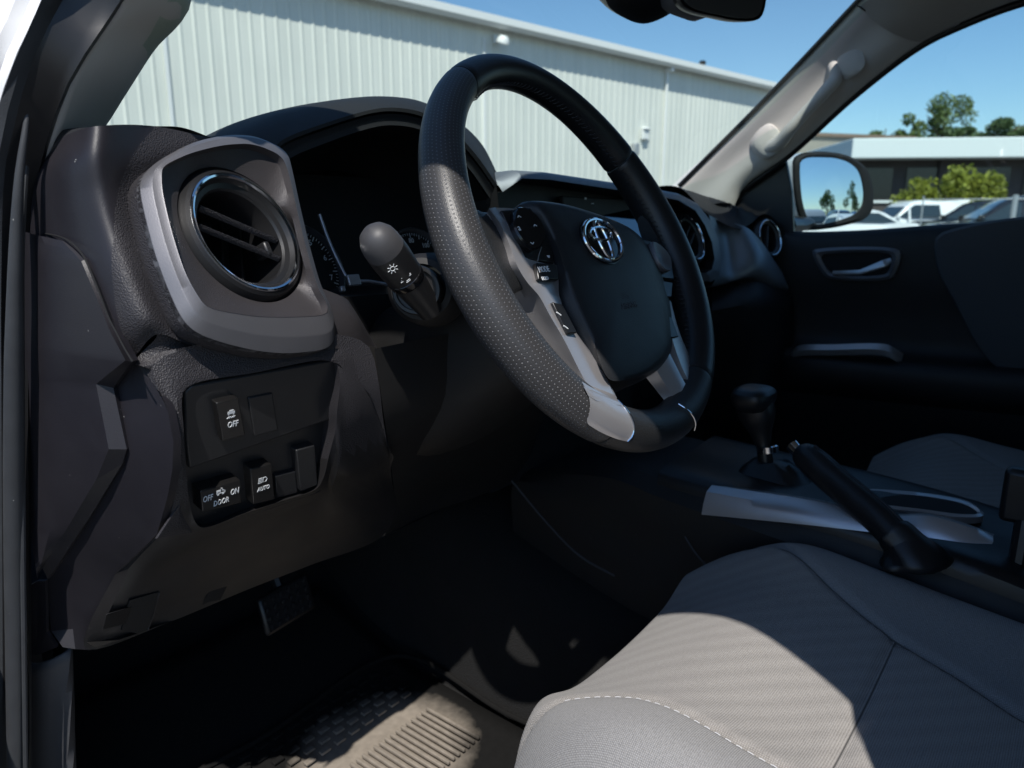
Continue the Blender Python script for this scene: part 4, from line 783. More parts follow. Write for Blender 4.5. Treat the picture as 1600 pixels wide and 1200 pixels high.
# --- left vent surround: silver frame and brown-grey face
O_ = [(355, 210), (300, 222), (245, 252), (222, 275), (218, 300), (240, 390), (262, 450), (285, 500), (308, 521), (350, 536), (400, 548), (450, 553), (520, 545), (524, 505), (500, 452), (480, 380), (466, 320), (456, 270), (449, 235), (400, 212)]
I_ = [(350, 226), (300, 238), (262, 255), (252, 265), (253, 300), (270, 370), (290, 430), (316, 474), (330, 482), (350, 487), (400, 495), (450, 496), (511, 493), (512, 476), (495, 448), (476, 380), (462, 320), (452, 274), (441, 243), (396, 224)]
def dens(L, n=8): # densify but keep corners
    L = np.array(L, float); out = []
    for i in range(len(L)):
        a, b = L[i], L[(i + 1) % len(L)]; out += [a + (b - a) * t / n for t in range(n)]
    return np.array(out)
def softc(L, n=9, r=.22):   # keep the corners but round them a little
    L = np.array(L, float); out = []
    for i in range(len(L)):
        p0, p1, p2 = L[i - 1], L[i], L[(i + 1) % len(L)]; a = p1 + (p0 - p1) * min(r, .45); b = p1 + (p2 - p1) * min(r, .45)
        out += [(1 - t) ** 2 * a + 2 * t * (1 - t) * p1 + t * t * b for t in np.linspace(0, 1, n)]
    return np.array(out)
Ov = softc([PV(u, v, 0) for u, v in O_], r=.42); Iv = softc([PV(u, v, .009) for u, v in I_], r=.42)
vc = V0 + VN * .004
Fv = vc + (Iv - VN * .009 - vc) * .985 + VN * .003
bk1 = np.array([.006, .045, -.004]); bk2 = np.array([.03, .13, -.012])
Ub = Ov * 1.0 - VN * .012
MB().grid([Ov + bk2, Ub + bk1 * .2, Ub, Ov - VN * .0005], closed=True).build('vent_shroud', M['dash'], dash, smooth=30)
MB().grid([Ov - VN * .0045, Ov, Ov * .62 + Iv * .38 + VN * .0026, Ov * .55 + Iv * .45 + VN * .0028, Iv * .96 + Ov * .04, Iv, Iv * .93 + Fv * .07], closed=True).build('vent_trim', M['darksilver'], dash, smooth=30, bevel=0)
# face: from the trim's inner edge to the round hole
hole_n = len(Fv); cen = V0 - VN * .004
ang = [math.atan2((q - cen) @ VU, (q - cen) @ VR) for q in Fv]
Hh = np.array([cen + VR * math.cos(a) * .0545 + VU * math.sin(a) * .0545 for a in ang]); 
MB().grid([Iv + VN * .0002, Fv, Fv * .5 + Hh * .5, Hh, Hh - VN * .012], closed=True).build('vent_face', M['bronze'], dash, smooth=30)
def vent(c, n, R, par, slats=2, tilt=0, look=None):
    """round air vent: ring housing, chrome ring, barrel, slats"""
    n = unit(n); x = unit(np.cross([0, 0, 1], n)); y = np.cross(n, x); s_ = R / .046
    h = MB().lathe(c, n, [(.0565 * s_, -.030 * s_), (.0572 * s_, -.016 * s_), (.0555 * s_, -.009 * s_), (.0505 * s_, -.001 * s_), (.0478 * s_, .0005 * s_), (.0440 * s_, -.001 * s_), (.0420 * s_, -.0045 * s_), (.0385 * s_, -.006 * s_), (.0372 * s_, -.008 * s_), (.0362 * s_, -.02 * s_), (.034 * s_, -.05 * s_)], 80).build('vent_housing', M['black'], par, smooth=28)
    MB().lathe(c, n, [(.0478 * s_, .0002 * s_), (.0474 * s_, .0013 * s_), (.0462 * s_, .0019 * s_), (.0448 * s_, .0013 * s_), (.0442 * s_, -.0005 * s_)], 96).build('chrome_ring', M['chrome'], h)
    MB().lathe(c, n, [(.001, -.055 * s_), (.035 * s_, -.05 * s_)], 40, True).build('duct_back', M['deep'], h)
    a = tilt
    sx = x * math.cos(a) + y * math.sin(a); sy = -x * math.sin(a) + y * math.cos(a)
    dv = -n if look is None else unit(look - sx * (look @ sx)); tv = unit(np.cross(dv, sx)); tv = tv if tv @ sy > 0 else -tv
    for k in range(slats):
        o = (k - (slats - 1) / 2) * (.019 if look is None else .0160) * s_ + (.003 if look is not None else 0); hw = math.sqrt(max(.0001, (.0358 * s_) ** 2 - o * o)); g = []
        for t in np.linspace(-1, 1, 12):
            bow = -.006 * s_ * (1 - t * t) * 0 ; p = c + sx * hw * t + sy * o
            g.append([p - n * .0095 * s_ + tv * .0022, p - n * .0078 * s_ + tv * .0012, p - n * .0078 * s_ - tv * .0014, p - n * .0095 * s_ - tv * .0024, p - n * .009 * s_ + dv * .020 * s_ - tv * .0008, p - n * .009 * s_ + dv * .020 * s_ + tv * .0008])
        MB().grid(g, closed=True, capends=True).build('slat', M['dash'], h, smooth=50)
    for k in (-1, 0, 1):
        MB().box(c + sx * k * .017 * s_ - n * .038 * s_, (.0016, .05 * s_, .014), (sx, sy, n)).build('vane', M['black'], h)
    return h
vh = vent(V0, VN, .046, dash, 2, -.42, unit([.586, .909, .02])); vh['label'] = 'chrome-ringed round vent at the driver end'
MB().box(V0 + VR * .022 - VU * .010 - VN * .014, (.006, .012, .014), (VR, VU, VN)).build('louvre_knob', M['black'], vh, bevel=.002)
# grey cheek to the right of the surround, running back to the gauge hood
ck = [[PV(496, 448, -.004), PV(522, 500, -.004), PV(524, 545, -.004)], [aY(540, 466, .135), aY(560, 500, .13), aY(578, 540, .135)], [aY(545, 480, .17), aY(575, 520, .17), aY(590, 545, .17)]]
loft_obj('vent_cheek', ck, 16, 12, M['bronze'], dash)
# --- gauge hood
lip = [aY(432, 236, .235), aY(447, 222, .235), aY(510, 197, .232), aY(588, 174, .230), aY(622, 172, .230), aY(662, 180, .232), aY(705, 205, .237), aY(745, 248, .243), aY(776, 292, .25)]
ltop = [aY(340, 214, .30), aY(398, 186, .30), aY(480, 163, .30), aY(555, 153, .30), aY(610, 153, .30), aY(655, 160, .30), aY(712, 190, .30), aY(750, 225, .30), aY(780, 285, .30)]
lmid = [a * .5 + b * .5 + np.array([0, 0, .006]) for a, b in zip(lip, ltop)]
hback = [np.array([q[0], .50, q[2] - .075]) for q in ltop]
loft_obj('gauge_hood', [[q + np.array([0, .003, -.001]) for q in lip], lip, lmid, ltop, [q + np.array([0, .06, -.006]) for q in ltop], hback], 60, 40, M['dashtop'], dash)
lin = [q + np.array([0, .004, -.0035]) for q in lip]; cx_ = .02
lip2 = [np.array([cx_ + (q[0] - cx_) * .965, q[1] + .006, q[2] - .011]) for q in lin]
lip3 = [np.array([cx_ + (q[0] - cx_) * .93, q[1] + .075, q[2] - .022]) for q in lin]
loft_obj('hood_lip', [lin, [a * .5 + b * .5 for a, b in zip(lin, lip2)], [np.array([q[0], q[1] - .004, q[2]]) for q in lip2]], 60, 8, M['dashtop'], dash)
loft_obj('hood_liner', [lip2, lip3, [np.array([q[0] * .9, .36, q[2] - .03]) for q in lip3]], 60, 12, M['deep'], dash)
# hood side walls down to the column
MB().grid([[lip[0], lip[0] + np.array([.0, .0, -.15])], [lip3[0], lip3[0] + np.array([0, 0, -.15])]]).build('hood_side', M['deep'], dash)
MB().grid([[lip[-1], lip[-1] + np.array([.02, .0, -.12])], [lip3[-1], lip3[-1] + np.array([0, 0, -.12])]]).build('hood_side', M['black'], dash)
# --- gauges
CN = unit([0, -.94, .34]); CU_ = unit(np.cross(CN, [-1, 0, 0])); CU_ = CU_ if CU_[2] > 0 else -CU_; CR_ = np.array([1., 0, 0]); CC = np.array([.02, .325, 1.27])
gcl = MB().box(CC - CN * .006, (.36, .16, .004), (CR_, CU_, CN)).build('gauge_cluster', M['deep'], dash)
dl = aP(470, 425, CC, CN); dr = aP(655, 425, CC, CN)
for cc_, R_, lo_, hi_, txt in ((dl, .052, -40, 220, ['1', '2', '3', '4', '5', '6', '7']), (dr, .055, -40, 220, ['20', '40', '60', '80', '100', '120', '140'])):
    d_ = MB().lathe(cc_, CN, [(R_ * 1.03, .0), (R_ * 1.02, .007), (R_ * .985, .008), (R_ * .95, .0)], 72).build('dial_ring', M['darksilver'], gcl)
    MB().lathe(cc_, CN, [(R_ * .95, .001), (.001, .001)], 60).build('dial_face', M['deep'], d_)
    mb = MB()
    for k in range(57):
        a = math.radians(hi_ - k * 260 / 56.); u_ = CR_ * math.cos(a) + CU_ * math.sin(a); l = .006 if k % 4 == 0 else .003
        mb.box(cc_ + u_ * (R_ * .92 - l / 2) + CN * .0015, (l, .0006 if k % 4 else .001, .0002), (u_, np.cross(CN, u_), CN))
    mb.build('tick_marks', M['white'], d_, smooth=0)
    for k, s_ in enumerate(txt):
        a = math.radians(hi_ - 26 - k * (208 / 6.)); u_ = CR_ * math.cos(a) + CU_ * math.sin(a)
        lettering('numeral', s_, cc_ + u_ * R_ * .74 + CN * .0015, CR_, CU_, .009, M['white'], d_)
    a = math.radians(215); u_ = CR_ * math.cos(a) + CU_ * math.sin(a)
    MB().box(cc_ + u_ * R_ * .38 + CN * .003, (R_ * .8, .0016, .0008), (u_, np.cross(CN, u_), CN)).build('needle', M['red'], d_)
    MB().lathe(cc_, CN, [(.008, .001), (.008, .005), (.001, .006)], 24).build('needle_hub', M['black'], d_)
tube_obj('gauge_trim', [aY(499, 335, .27), aY(512, 372, .262), aY(530, 412, .25), aY(545, 436, .24), aY(580, 440, .235), aY(612, 446, .23)], .0018, M['silver'], dash, res=30)
MB().box(aY(552, 438, .235), (.016, .012, .005), (CR_, CU_, CN)).box(aY(534, 452, .235), (.006, .006, .006), (CR_, CU_, CN)).build('trim_clip', M['silver'], dash, bevel=.0015)
# cluster lower visor (black shelf under the gauges)
loft_obj('gauge_shelf', [[aY(470, 470, .20), aY(560, 462, .21), aY(700, 455, .22), aY(800, 450, .22)], [aY(470, 470, .20) + np.array([.03, .12, .0]), aY(560, 462, .21) + np.array([.03, .12, .0]), aY(700, 455, .22) + np.array([.03, .12, .0]), aY(800, 450, .22) + np.array([.03, .12, 0])]], 12, 6, M['black'], dash)
loft_obj('shelf_front', [[aY(470, 470, .20), aY(560, 462, .21), aY(700, 455, .22), aY(800, 450, .22)], [aY(490, 560, .20), aY(580, 570, .22), aY(700, 570, .23), aY(800, 570, .23)]], 12, 6, M['black'], dash)
# --- middle and passenger side
tp = [aY(768, 284, .262), aY(802, 266, .25), aY(850, 269, .24), (aY(950, 284, .235)), aY(1000, 291, .23), aY(1058, 302, .225), aY(1090, 318, .225), aY(1108, 342, .22), aY(1122, 372, .215), aY(1127, 405, .21), aY(1126, 428, .205), aY(1112, 440, .20), aY(1088, 440, .20), aY(1062, 430, .20)]
ti = [aY(776, 300, .258), aY(806, 279, .244), aY(850, 281, .234), (aY(950, 296, .229)), aY(1000, 303, .224), aY(1052, 313, .219), aY(1080, 329, .219), aY(1096, 352, .214), aY(1108, 378, .21), aY(1112, 404, .205), aY(1108, 420, .20), aY(1098, 426, .195), aY(1084, 425, .195), aY(1062, 418, .195)]
t0 = [q + np.array([.0, .045, -.002]) for q in tp]; ti = [q + np.array([-.010 * min(1, max(0, (i - 5) / 3)), -.010, 0]) for i, q in enumerate(ti)]
tpd, tid, t0d = dens(tp)[:-8], dens(ti)[:-8], dens(t0)[:-8]
MB().grid([t0d, tpd + np.array([0, .003, 0]), tpd, (tpd + tid) / 2 + np.array([0, -.003, .001]), tid]).build('centre_trim', M['stacktrim'], dash, smooth=30)
MB().grid([tid, tid + np.array([0, .05, -.004])]).build('centre_trim_inner', M['black'], dash)
# black stack face and display
sf = [aY(u, v, .268) for u, v in ((774, 290), (806, 276), (950, 296), (1055, 316), (1100, 352), (1112, 404), (1108, 460), (1090, 540), (960, 560), (800, 520))]
sf[-1] = aY(800, 560, .26)
slab('stack_face', sf, (0, .01, 0), M['doorgrey'], dash, bevel=.002)
dsp = [aY(u, v, .255) for u, v in ((880, 306), (1000, 312), (1012, 330), (1012, 430), (880, 415))]
scr = slab('display_screen', [q + np.array([0, 0, 0]) for q in dsp], (0, .008, 0), M['doorgrey'], dash, bevel=.002)
SN = unit([-.04, -.93, .36]); sc0 = aY(965, 345, .25)
pts = [aP(u, v, sc0, SN) for u, v in ((912, 330), (932, 309), (985, 309), (1010, 320), (1016, 400), (925, 388))]
slab('screen_glass', pts, -SN * .004, M['screen'], scr, bevel=.0005)
mb = MB(); mb.box(aY(915, 310, .25), (.004, .001, .003)); mb.box(aY(926, 318, .25), (.006, .001, .001)); mb.build('button_marks', M['white'], scr, smooth=0)
vc2 = aY(1082, 371, .208); v2 = vent(vc2, unit([-.02, -.93, .36]), .040, dash, 2, .6); v2['label'] = 'chrome-ringed centre vent seen past the wheel rim'
vcl = aY(770, 330, .235)
vc3 = aX(1204, 371, 1.005); v3 = vent(vc3, unit([-.22, -.92, .28]), .037, dash, 1, 1.2); v3['label'] = 'round vent at the passenger end'
# passenger top pad and fascia
e0 = [aY(1056, 291, .33), aY(1100, 305, .32), aX(1146, 319, .93), aX(1180, 334, .99), aX(1206, 350, 1.04), aX(1226, 372, 1.07)]
e1 = [aY(1100, 330, .24), aY(1122, 345, .235), aX(1150, 357, .87), aX(1172, 350, .95), aX(1195, 334, 1.0), aX(1222, 352, 1.05)]
ebk = [np.array([q[0] * .98 + .02, .56, q[2] - .06]) for q in e0]
loft_obj('passenger_top', [e1, e0, [q + np.array([0, .06, -.003]) for q in e0], ebk], 30, 20, M['dashtop'], dash)
f0_ = [aY(1108, 336, .238), aY(1130, 346, .235), aX(1160, 352, .90), aX(1185, 372, .95), aX(1222, 425, 1.03)]
f1_ = [aY(1118, 400, .215), aY(1140, 402, .212), aX(1180, 400, .89), aX(1208, 420, .95), aX(1228, 440, 1.03)]
f2_ = [aY(1112, 446, .205), aY(1140, 440, .2), aX(1180, 430, .89), aX(1210, 444, .95), aX(1232, 452, 1.03)]
f3_ = [q + np.array([.0, .05, -.012]) for q in f2_]
loft_obj('passenger_fascia', [f0_, f1_, f2_, f3_], 24, 24, mat('passenger_fascia', (.20, .22, .24), .42, metal=.6, grain=1800, bump=.2, var=.05), dash)
g0_ = [aY(1112, 455, .235), aX(1180, 440, .90), aX(1236, 455, 1.05)]; g1_ = [aY(1112, 484, .21), aX(1180, 468, .87), aX(1238, 470, 1.05)]; g2_ = [aY(1110, 500, .215), aX(1180, 480, .87), aX(1240, 480, 1.05)]
g3_ = [aY(1105, 700, .30), aX(1180, 640, .95), aX(1240, 600, 1.07)]
loft_obj('glove_box', [g0_, g1_, g2_, g3_], 20, 30, M['doorgrey'], dash)
# general dash top between the hoods, and the body behind everything
loft_obj('dash_top', [[(-.33, .42, 1.31), (-.1, .42, 1.345), (.3, .42, 1.345), (.7, .42, 1.345), (1.04, .42, 1.325)], [(-.33, .36, 1.33), (-.1, .36, 1.36), (.3, .36, 1.36), (.7, .34, 1.35), (1.04, .34, 1.335)], [(-.33, .55, 1.25), (-.1, .68, 1.24), (.3, .72, 1.24), (.7, .68, 1.24), (1.04, .55, 1.25)]][::-1], 24, 16, M['dashtop'], dash)
MB().box((.36, .42, 1.18), (1.38, .1, .26)).box((.42, .36, 1.05), (.42, .14, .3)).box((.82, .40, 1.05), (.44, .12, .25)).build('dash_core', M['deep'], dash)
# pedals
for u, v, nm, lb in ((448, 943, 'brake_pedal', 'worn black brake pedal with a studded rubber pad in the dark footwell'),):
    pd_ = thing(nm, lb, 'pedal', tuple(aY(u, v, .48)))
    c = aY(u, v, .48); px_, py_ = unit([1, .0, .1]), unit([0, .35, .94]); pn_ = np.cross(px_, py_)
    MB().box(c, (.085, .055, .010), (px_, py_, pn_)).build('pad', M['black'], pd_, bevel=.006)
    mb = MB()
    for i in range(6):
        for j in range(4): mb.lathe(c + px_ * (i - 2.5) * .013 + py_ * (j - 1.5) * .012 + pn_ * .005, pn_, [(.0042, 0), (.004, .0025), (.001, .003)], 10)
    mb.build('studs', M['black'], pd_)
    tube_obj('arm', [c - pn_ * .005, c + np.array([0, .06, .10]), c + np.array([0, .12, .3])], .008, M['black'], pd_, n=8)
# ================================================================== steering wheel
WC = np.array([.01859, .01463, 1.27058]); WNn = unit([0, -.87575, .48276]); wa = np.array([1., 0, 0]); wb_ = unit(np.cross(WNn, wa)); wb_ = wb_ if wb_[2] > 0 else -wb_
def PW(u, v, n=0): return aP(u, v, WC, WNn, n)
def LW(a, b, n=0): return WC + wa * a + wb_ * b + WNn * n
sw = thing('steering_wheel', 'black leather steering wheel with perforated grips, silver lower spokes and buttons', 'steering wheel', tuple(WC))
def rimR(t): return .176 * (1 + .0367 * math.cos(2 * t) + .0066 * math.cos(3 * t) + .003 * math.cos(4 * t))
def rimr(t): return .0186 * (1 - .0878 * math.cos(2 * t) - .0943 * math.cos(t))
NS = 32
def rim_piece(name, t0, t1, m_, n=60, k=1.0, ends=True):
    V = []; UV = []; s = 0; prev = None
    for i, t in enumerate(np.linspace(t0, t1, n)):
        e = 1.0
        if ends:
            q = min(i, n - 1 - i) * (t1 - t0) / (n - 1) * .176
            e = 1 - .05 * max(0, 1 - q / .0022) ** 2
        d = wb_ * math.cos(t) + wa * math.sin(t); R_ = rimR(t); r = rimr(t) * k * e; c = WC + d * R_
        if prev is not None: s += np.linalg.norm(c - prev)
        prev = c
        for j in range(NS + 1):
            a = 2 * math.pi * j / NS; V.append(c + d * r * math.cos(a) + WNn * r * 1.03 * math.sin(a)); UV.append((s / .0034, j / NS * 34))
    F = [(i * (NS + 1) + j, i * (NS + 1) + j + 1, (i + 1) * (NS + 1) + j + 1, (i + 1) * (NS + 1) + j) for i in range(n - 1) for j in range(NS)]
    F += [tuple(range(NS))[::-1], tuple((n - 1) * (NS + 1) + j for j in range(NS))]
    o = obj(name, V, F, m_, sw, uv=UV, recalc=False); 
    bm = bmesh.new(); bm.from_mesh(o.data); bmesh.ops.remove_doubles(bm, verts=bm.verts, dist=1e-6); bmesh.ops.recalc_face_normals(bm, faces=bm.faces); bm.to_mesh(o.data); bm.free()
    return o
def thof(u, v):
    p = PW(u, v) - WC; return math.atan2(p @ wa, p @ wb_)
tl0 = thof(712, 122); tr0 = thof(975, 235)
tb = math.radians(180)
tL1 = -math.radians(152); tR1 = math.radians(150)
o = rim_piece('rim_top', tl0 + .006, tr0 - .006, M['leather_smooth'], 70); o['label'] = 'smooth leather top of the rim'
o = rim_piece('grip', tL1 + .02, tl0 - .002, M['perf'], 110); o['label'] = 'perforated left grip'
o = rim_piece('grip', tr0 + .002, tR1 - .02, M['leather_smooth'], 110); o['label'] = 'shaded right grip with stitched inner seam'
o = rim_piece('rim_bottom', tR1 - .015, 2 * math.pi + tL1 + .015, M['leather'], 50); o['label'] = 'grained leather bottom of the rim'
# inner stitched seam
def seam(t0, t1, nm, step=.0055):
    mb = MB(); t = t0
    while t < t1:
        d = wb_ * math.cos(t) + wa * math.sin(t); tg = -wb_ * math.sin(t) + wa * math.cos(t); R_ = rimR(t) - rimr(t) * 1.0
        c = WC + d * R_ + WNn * .004; mb.tube([c - tg * .0016 - WNn * .0028, c - d * .0009, c + tg * .0016 + WNn * .0028], .00055, 6); t += step / R_
    mb.build(nm, M['stitch'], sw)
seam(tl0, tR1 - .05, 'stitching')
# leather lobes joining the grips to the side spokes
def lobe(sg):
    rows = []
    for a, hb, nn, b0 in (((-.174, .074, .011, -.002), (-.162, .052, .0100, 0), (-.153, .042, .006, .0), (-.144, .036, .0, .0), (-.136, .030, -.008, .002)) if sg < 0 else ((-.174, .074, .011, -.002), (-.160, .052, .0125, 0), (-.145, .042, .011, .0), (-.128, .036, .008, .0), (-.108, .034, .004, .002))):
        r_ = []
        for t in np.linspace(0, 2 * math.pi, 28, endpoint=False):
            r_.append(LW(sg * a * 1 + (0 if sg < 0 else 0), b0 + hb * math.copysign(abs(math.sin(t)) ** .8, math.sin(t)), nn * math.copysign(abs(math.cos(t)) ** .8, math.cos(t)) - .002))
        rows.append(r_)
    MB().grid(rows, closed=True, capends=True).build('spoke_core', M['leather'] if sg > 0 else M['perf2'], sw)
M['perf2'] = M['leather']
lobe(1); lobe(-1)
# silver spoke trim, left: flank, ridge, flat face
def curve_w(L, n, k): return crom([PW(u, v, n if np.isscalar(n) else n[i]) for i, (u, v) in enumerate(L)], k)
K = 60
rid = curve_w([(764, 326), (783, 352), (797, 385), (808, 415), (823, 440), (842, 462), (861, 496), (882, 532), (904, 576), (920, 606)], [.010, .012, .0125, .012, .0115, .011, .011, .011, .0115, .012], K)
fo = curve_w([(762, 332), (776, 358), (789, 392), (793, 418), (806, 442), (824, 472), (842, 504), (862, 538), (886, 569), (911, 606)], [.004, .004, .004, .002, -.004, -.006, -.006, -.004, .001, .008], K)
inn = curve_w([(774, 324), (796, 355), (811, 392), (822, 414), (853, 430), (873, 460), (884, 494), (908, 530), (934, 566), (962, 622)], [.006, .008, .009, .009, .008, .0075, .007, .007, .0075, .010], K)
tpn = curve_w([(774, 324), (812, 330), (840, 360), (866, 412), (872, 430), (874, 462), (889, 506), (911, 534), (936, 568), (964, 622)], .006, K)
back = inn - WNn * .014
MB().grid([fo - WNn * .012, fo, fo * .35 + rid * .65 - WNn * .0006, rid, rid * .8 + inn * .2 + WNn * .0005, inn, (inn + tpn) / 2 - WNn * .0008, tpn, tpn - WNn * .012]).build('spoke_trim', M['silver'], sw, smooth=22)
# clip over the rim, left
cl0 = [(911, 604), (922, 624), (923, 640), (917, 655), (916, 662)]; cl1 = [(962, 622), (978, 644), (989, 660), (991, 675), (984, 690)]
def on_rim(u, v, add=.0006):
    lo, hi = .3, 1.2
    best = None
    for t in np.linspace(.55, .95, 800):
        p = aD(u, v, t); q = p - WC; n_ = q @ WNn; r_ = q - WNn * n_; th = math.atan2(r_ @ wa, r_ @ wb_); d = math.hypot(np.linalg.norm(r_) - rimR(th), n_ / 1.03) - rimr(th) - add
        if d < 0: return p
        if best is None or d < best[0]: best = (d, p)
    return best[1]
def rim_clip(qs, name):
    # qs: four pixel corners (top-left, top-right, bottom-right, bottom-left) bilinearly filled
    g = []
    for i in np.linspace(0, 1, 14):
        row = []
        for j in np.linspace(0, 1, 14):
            p = (np.array(qs[0]) * (1 - j) + np.array(qs[1]) * j) * (1 - i) + (np.array(qs[3]) * (1 - j) + np.array(qs[2]) * j) * i
            if 0 < j < 1 or 0 < i < 1:
                p = p + np.array([2.0, 2.5]) * 0
            row.append(on_rim(*p, add=.0012))
        g.append(row)
    return MB().grid(g).build(name, M['silver'], sw)
cgr = [crom([on_rim(u, v, .0014) for u, v in L], 16) for L in (((909, 596), (919, 616), (922, 634), (920, 648), (917, 658), (920, 664)), ((922, 604), (932, 622), (938, 644), (938, 664), (937, 670), (938, 675)), ((945, 616), (955, 632), (963, 652), (966, 672), (964, 680), (964, 686)), ((966, 626), (976, 638), (986, 654), (990, 670), (987, 682), (980, 690)))]
MB().grid(loft(cgr, 20, 20)).build('rim_clip', M['silver'], sw)
mb = MB(); mb.tube(crom([on_rim(u, v, .0015) for u, v in ((966, 626), (977, 638), (987, 653), (991, 669), (988, 682), (981, 690))], 24), .0009, 8); mb.build('rim_clip_edge', M['chrome'], sw)
MB().grid([crom([PW(905, 594, .006), on_rim(912, 604, .0016), on_rim(919, 618, .0016)], 12), crom([PW(918, 600, .012), on_rim(926, 612, .0020), on_rim(932, 626, .0016)], 12), crom([PW(958, 616, .010), on_rim(966, 626, .0018), on_rim(972, 634, .0016)], 12)]).build('spoke_trim_end', M['silver'], sw)
# right lower spoke
q_in0 = curve_w([(1006, 585), (1020, 603), (1040, 628)], [-.012, -.011, -.004], 20)
q_in1 = curve_w([(1024, 575), (1040, 602), (1060, 631)], [.002, .003, .006], 20)
q_md = curve_w([(1043, 545), (1062, 583), (1085, 626)], [.008, .009, .010], 20)
q_mm = (q_in1 * .55 + q_md * .45) + WNn * .003
MB().grid([q_in0, q_in1, q_mm, q_md]).build('spoke_trim', M['silver'], sw, smooth=40)
q_a = curve_w([(1040, 470), (1048, 520), (1064, 570), (1088, 622), (1089, 645)], [.006, .009, .010, .010, .010], 24)
q_b = curve_w([(1048, 470), (1062, 520), (1082, 565), (1107, 612), (1100, 634)], [.004, .005, .006, .006, .007], 24)
MB().grid([q_a - WNn * .01, q_a, q_b, q_b - WNn * .008]).build('spoke_flank', M['silver'], sw, smooth=30)
mb = MB(); mb.tube(crom([on_rim(u, v, .0015) for u, v in ((1060, 631), (1072, 639), (1083, 650), (1087, 662), (1085, 672))], 20), .0009, 8); mb.build('rim_clip_edge', M['chrome'], sw)
# hub behind, centre pad
hubL = [PW(u, v, -.004) for u, v in ((800, 330), (830, 318), (900, 330), (960, 350), (1005, 376), (1040, 420), (1052, 470), (1048, 540), (1025, 580), (985, 600), (945, 592), (915, 550), (885, 505), (868, 455), (860, 420), (812, 400))]
slab('hub', hubL, -WNn * .05, M['black'], sw, res=60, bevel=.004)
padF = [PW(u, v, .0145) for u, v in ((842, 320), (870, 320), (905, 329), (955, 347), (990, 366), (1012, 398), (1029, 446), (1040, 498), (1041, 545), (1022, 573), (986, 591), (951, 592), (939, 570), (926, 528), (906, 482), (889, 440), (872, 388), (856, 348))]
padB = [PW(u, v, .002) for u, v in ((812, 320), (868, 318), (905, 327), (957, 345), (996, 366), (1020, 396), (1040, 446), (1050, 498), (1049, 548), (1028, 578), (988, 597), (944, 594), (922, 566), (896, 520), (874, 470), (866, 425), (848, 378), (826, 342))]
pf = crom(padF, 110, True); pb = crom(padB, 110, True); pc = pf.mean(0)
rings = [pb - WNn * .012, pb, pb * .7 + pf * .3 + WNn * .002, pb * .25 + pf * .75 + WNn * .0012, pf]
for k, h in ((.96, .0012), (.85, .0026), (.65, .0042), (.4, .0052), (.15, .0056)): rings.append(pc + (pf - pc) * k + WNn * h)
m_ = MB().grid(rings, closed=True); m_.f.append(tuple(range((len(rings) - 1) * 110, len(rings) * 110))); pad = m_.build('airbag_pad', M['airbag'], sw, smooth=60)
for k, (t_, dy) in enumerate((('SRS', 0), ('AIRBAG', -.0095), ('', 0))):
    if t_: lettering('embossed_lettering', t_, PW(976, 463, .0195) + wb_ * dy, wa, wb_, .0085, M['doorcloth'], pad, depth=.0006)
# emblem: ring of chrome ellipses
EC_ = PW(940, 377, .0200)
emb = MB().lathe(EC_, WNn, [(.0315, -.003), (.0315, .0008), (.029, .0014), (.001, .0014)], 60).build('emblem', M['gloss'], pad)
emb.scale = (1, 1, 1)
def ell(cx, cy, rx, ry, w, h=.002):
    mb = MB(); P = [EC_ + wa * (cx + rx * math.cos(t)) + wb_ * (cy + ry * math.sin(t)) + WNn * h for t in np.linspace(0, 2 * math.pi, 73)]
    mb.tube(P, w, 8, cap=False); return mb
ell(0, 0, .0295, .0212, .0019).build('emblem_ring', M['chrome'], emb); ell(0, .0065, .0185, .0068, .0017).build('emblem_ring', M['chrome'], emb); ell(0, .0, .0078, .0195, .0017).build('emblem_ring', M['chrome'], emb)
for v in emb.data.vertices:   # squash the disc to an oval
    p = np.array(v.co) + ORG[emb] - EC_; b = p @ wb_; p = p - wb_ * b * .26; v.co = Vector(p + EC_ - ORG[emb])
# left button pod
bp_ = [PW(u, v, .0085) for u, v in ((783, 328), (832, 324), (846, 346), (860, 378), (867, 412), (818, 404), (806, 384), (796, 356))]
pod = slab('button_pod', bp_, -WNn * .008, M['piano'], sw, bevel=.0015); pod['label'] = 'left pod with four-way button'
dp = [PW(u, v, .0095) for u, v in ((803, 328), (797, 346), (800, 364), (812, 382), (826, 394), (838, 390), (847, 368), (838, 346), (820, 330))]
pillow('direction_button', dp, WNn, [(1.0, -.002), (1.0, .0035), (.93, .005), (.6, .0048), (.3, .004)], M['gloss'], pod, res=50)
def arrow(u, v, s_, flip, par, n=.0152):
    c = PW(u, v, n); mb = MB()
    for sx in (-1, 1): mb.box(c + wa * sx * s_ * .35 + wb_ * 0, (s_, s_ * .25, .0003), (unit(wa + wb_ * sx * flip * -.7), unit(wb_ - wa * sx * flip * -.7), WNn))
    mb.build('arrow_mark', M['white'], par, smooth=0)
arrow(811, 338, .003, 1, pod); arrow(832, 380, .003, -1, pod)
lettering('lettering', 'a', PW(811, 356, .0152), wa, wb_, .008, M['white'], pod); arrow(836, 352, .0028, 1, pod)
lettering('lettering', 'w', PW(857, 400, .0092), wa, wb_, .0055, M['white'], pod)
tube_obj('pod_seam', [PW(846, 386, .0089), PW(842, 398, .0089), PW(840, 408, .0089)], .0004, M['silver'], pod, n=6)
mbn = slab('mode_button', [PW(u, v, .009) for u, v in ((831, 414), (864, 417), (867, 441), (835, 441))], WNn * .005, M['piano'], sw, bevel=.0012)
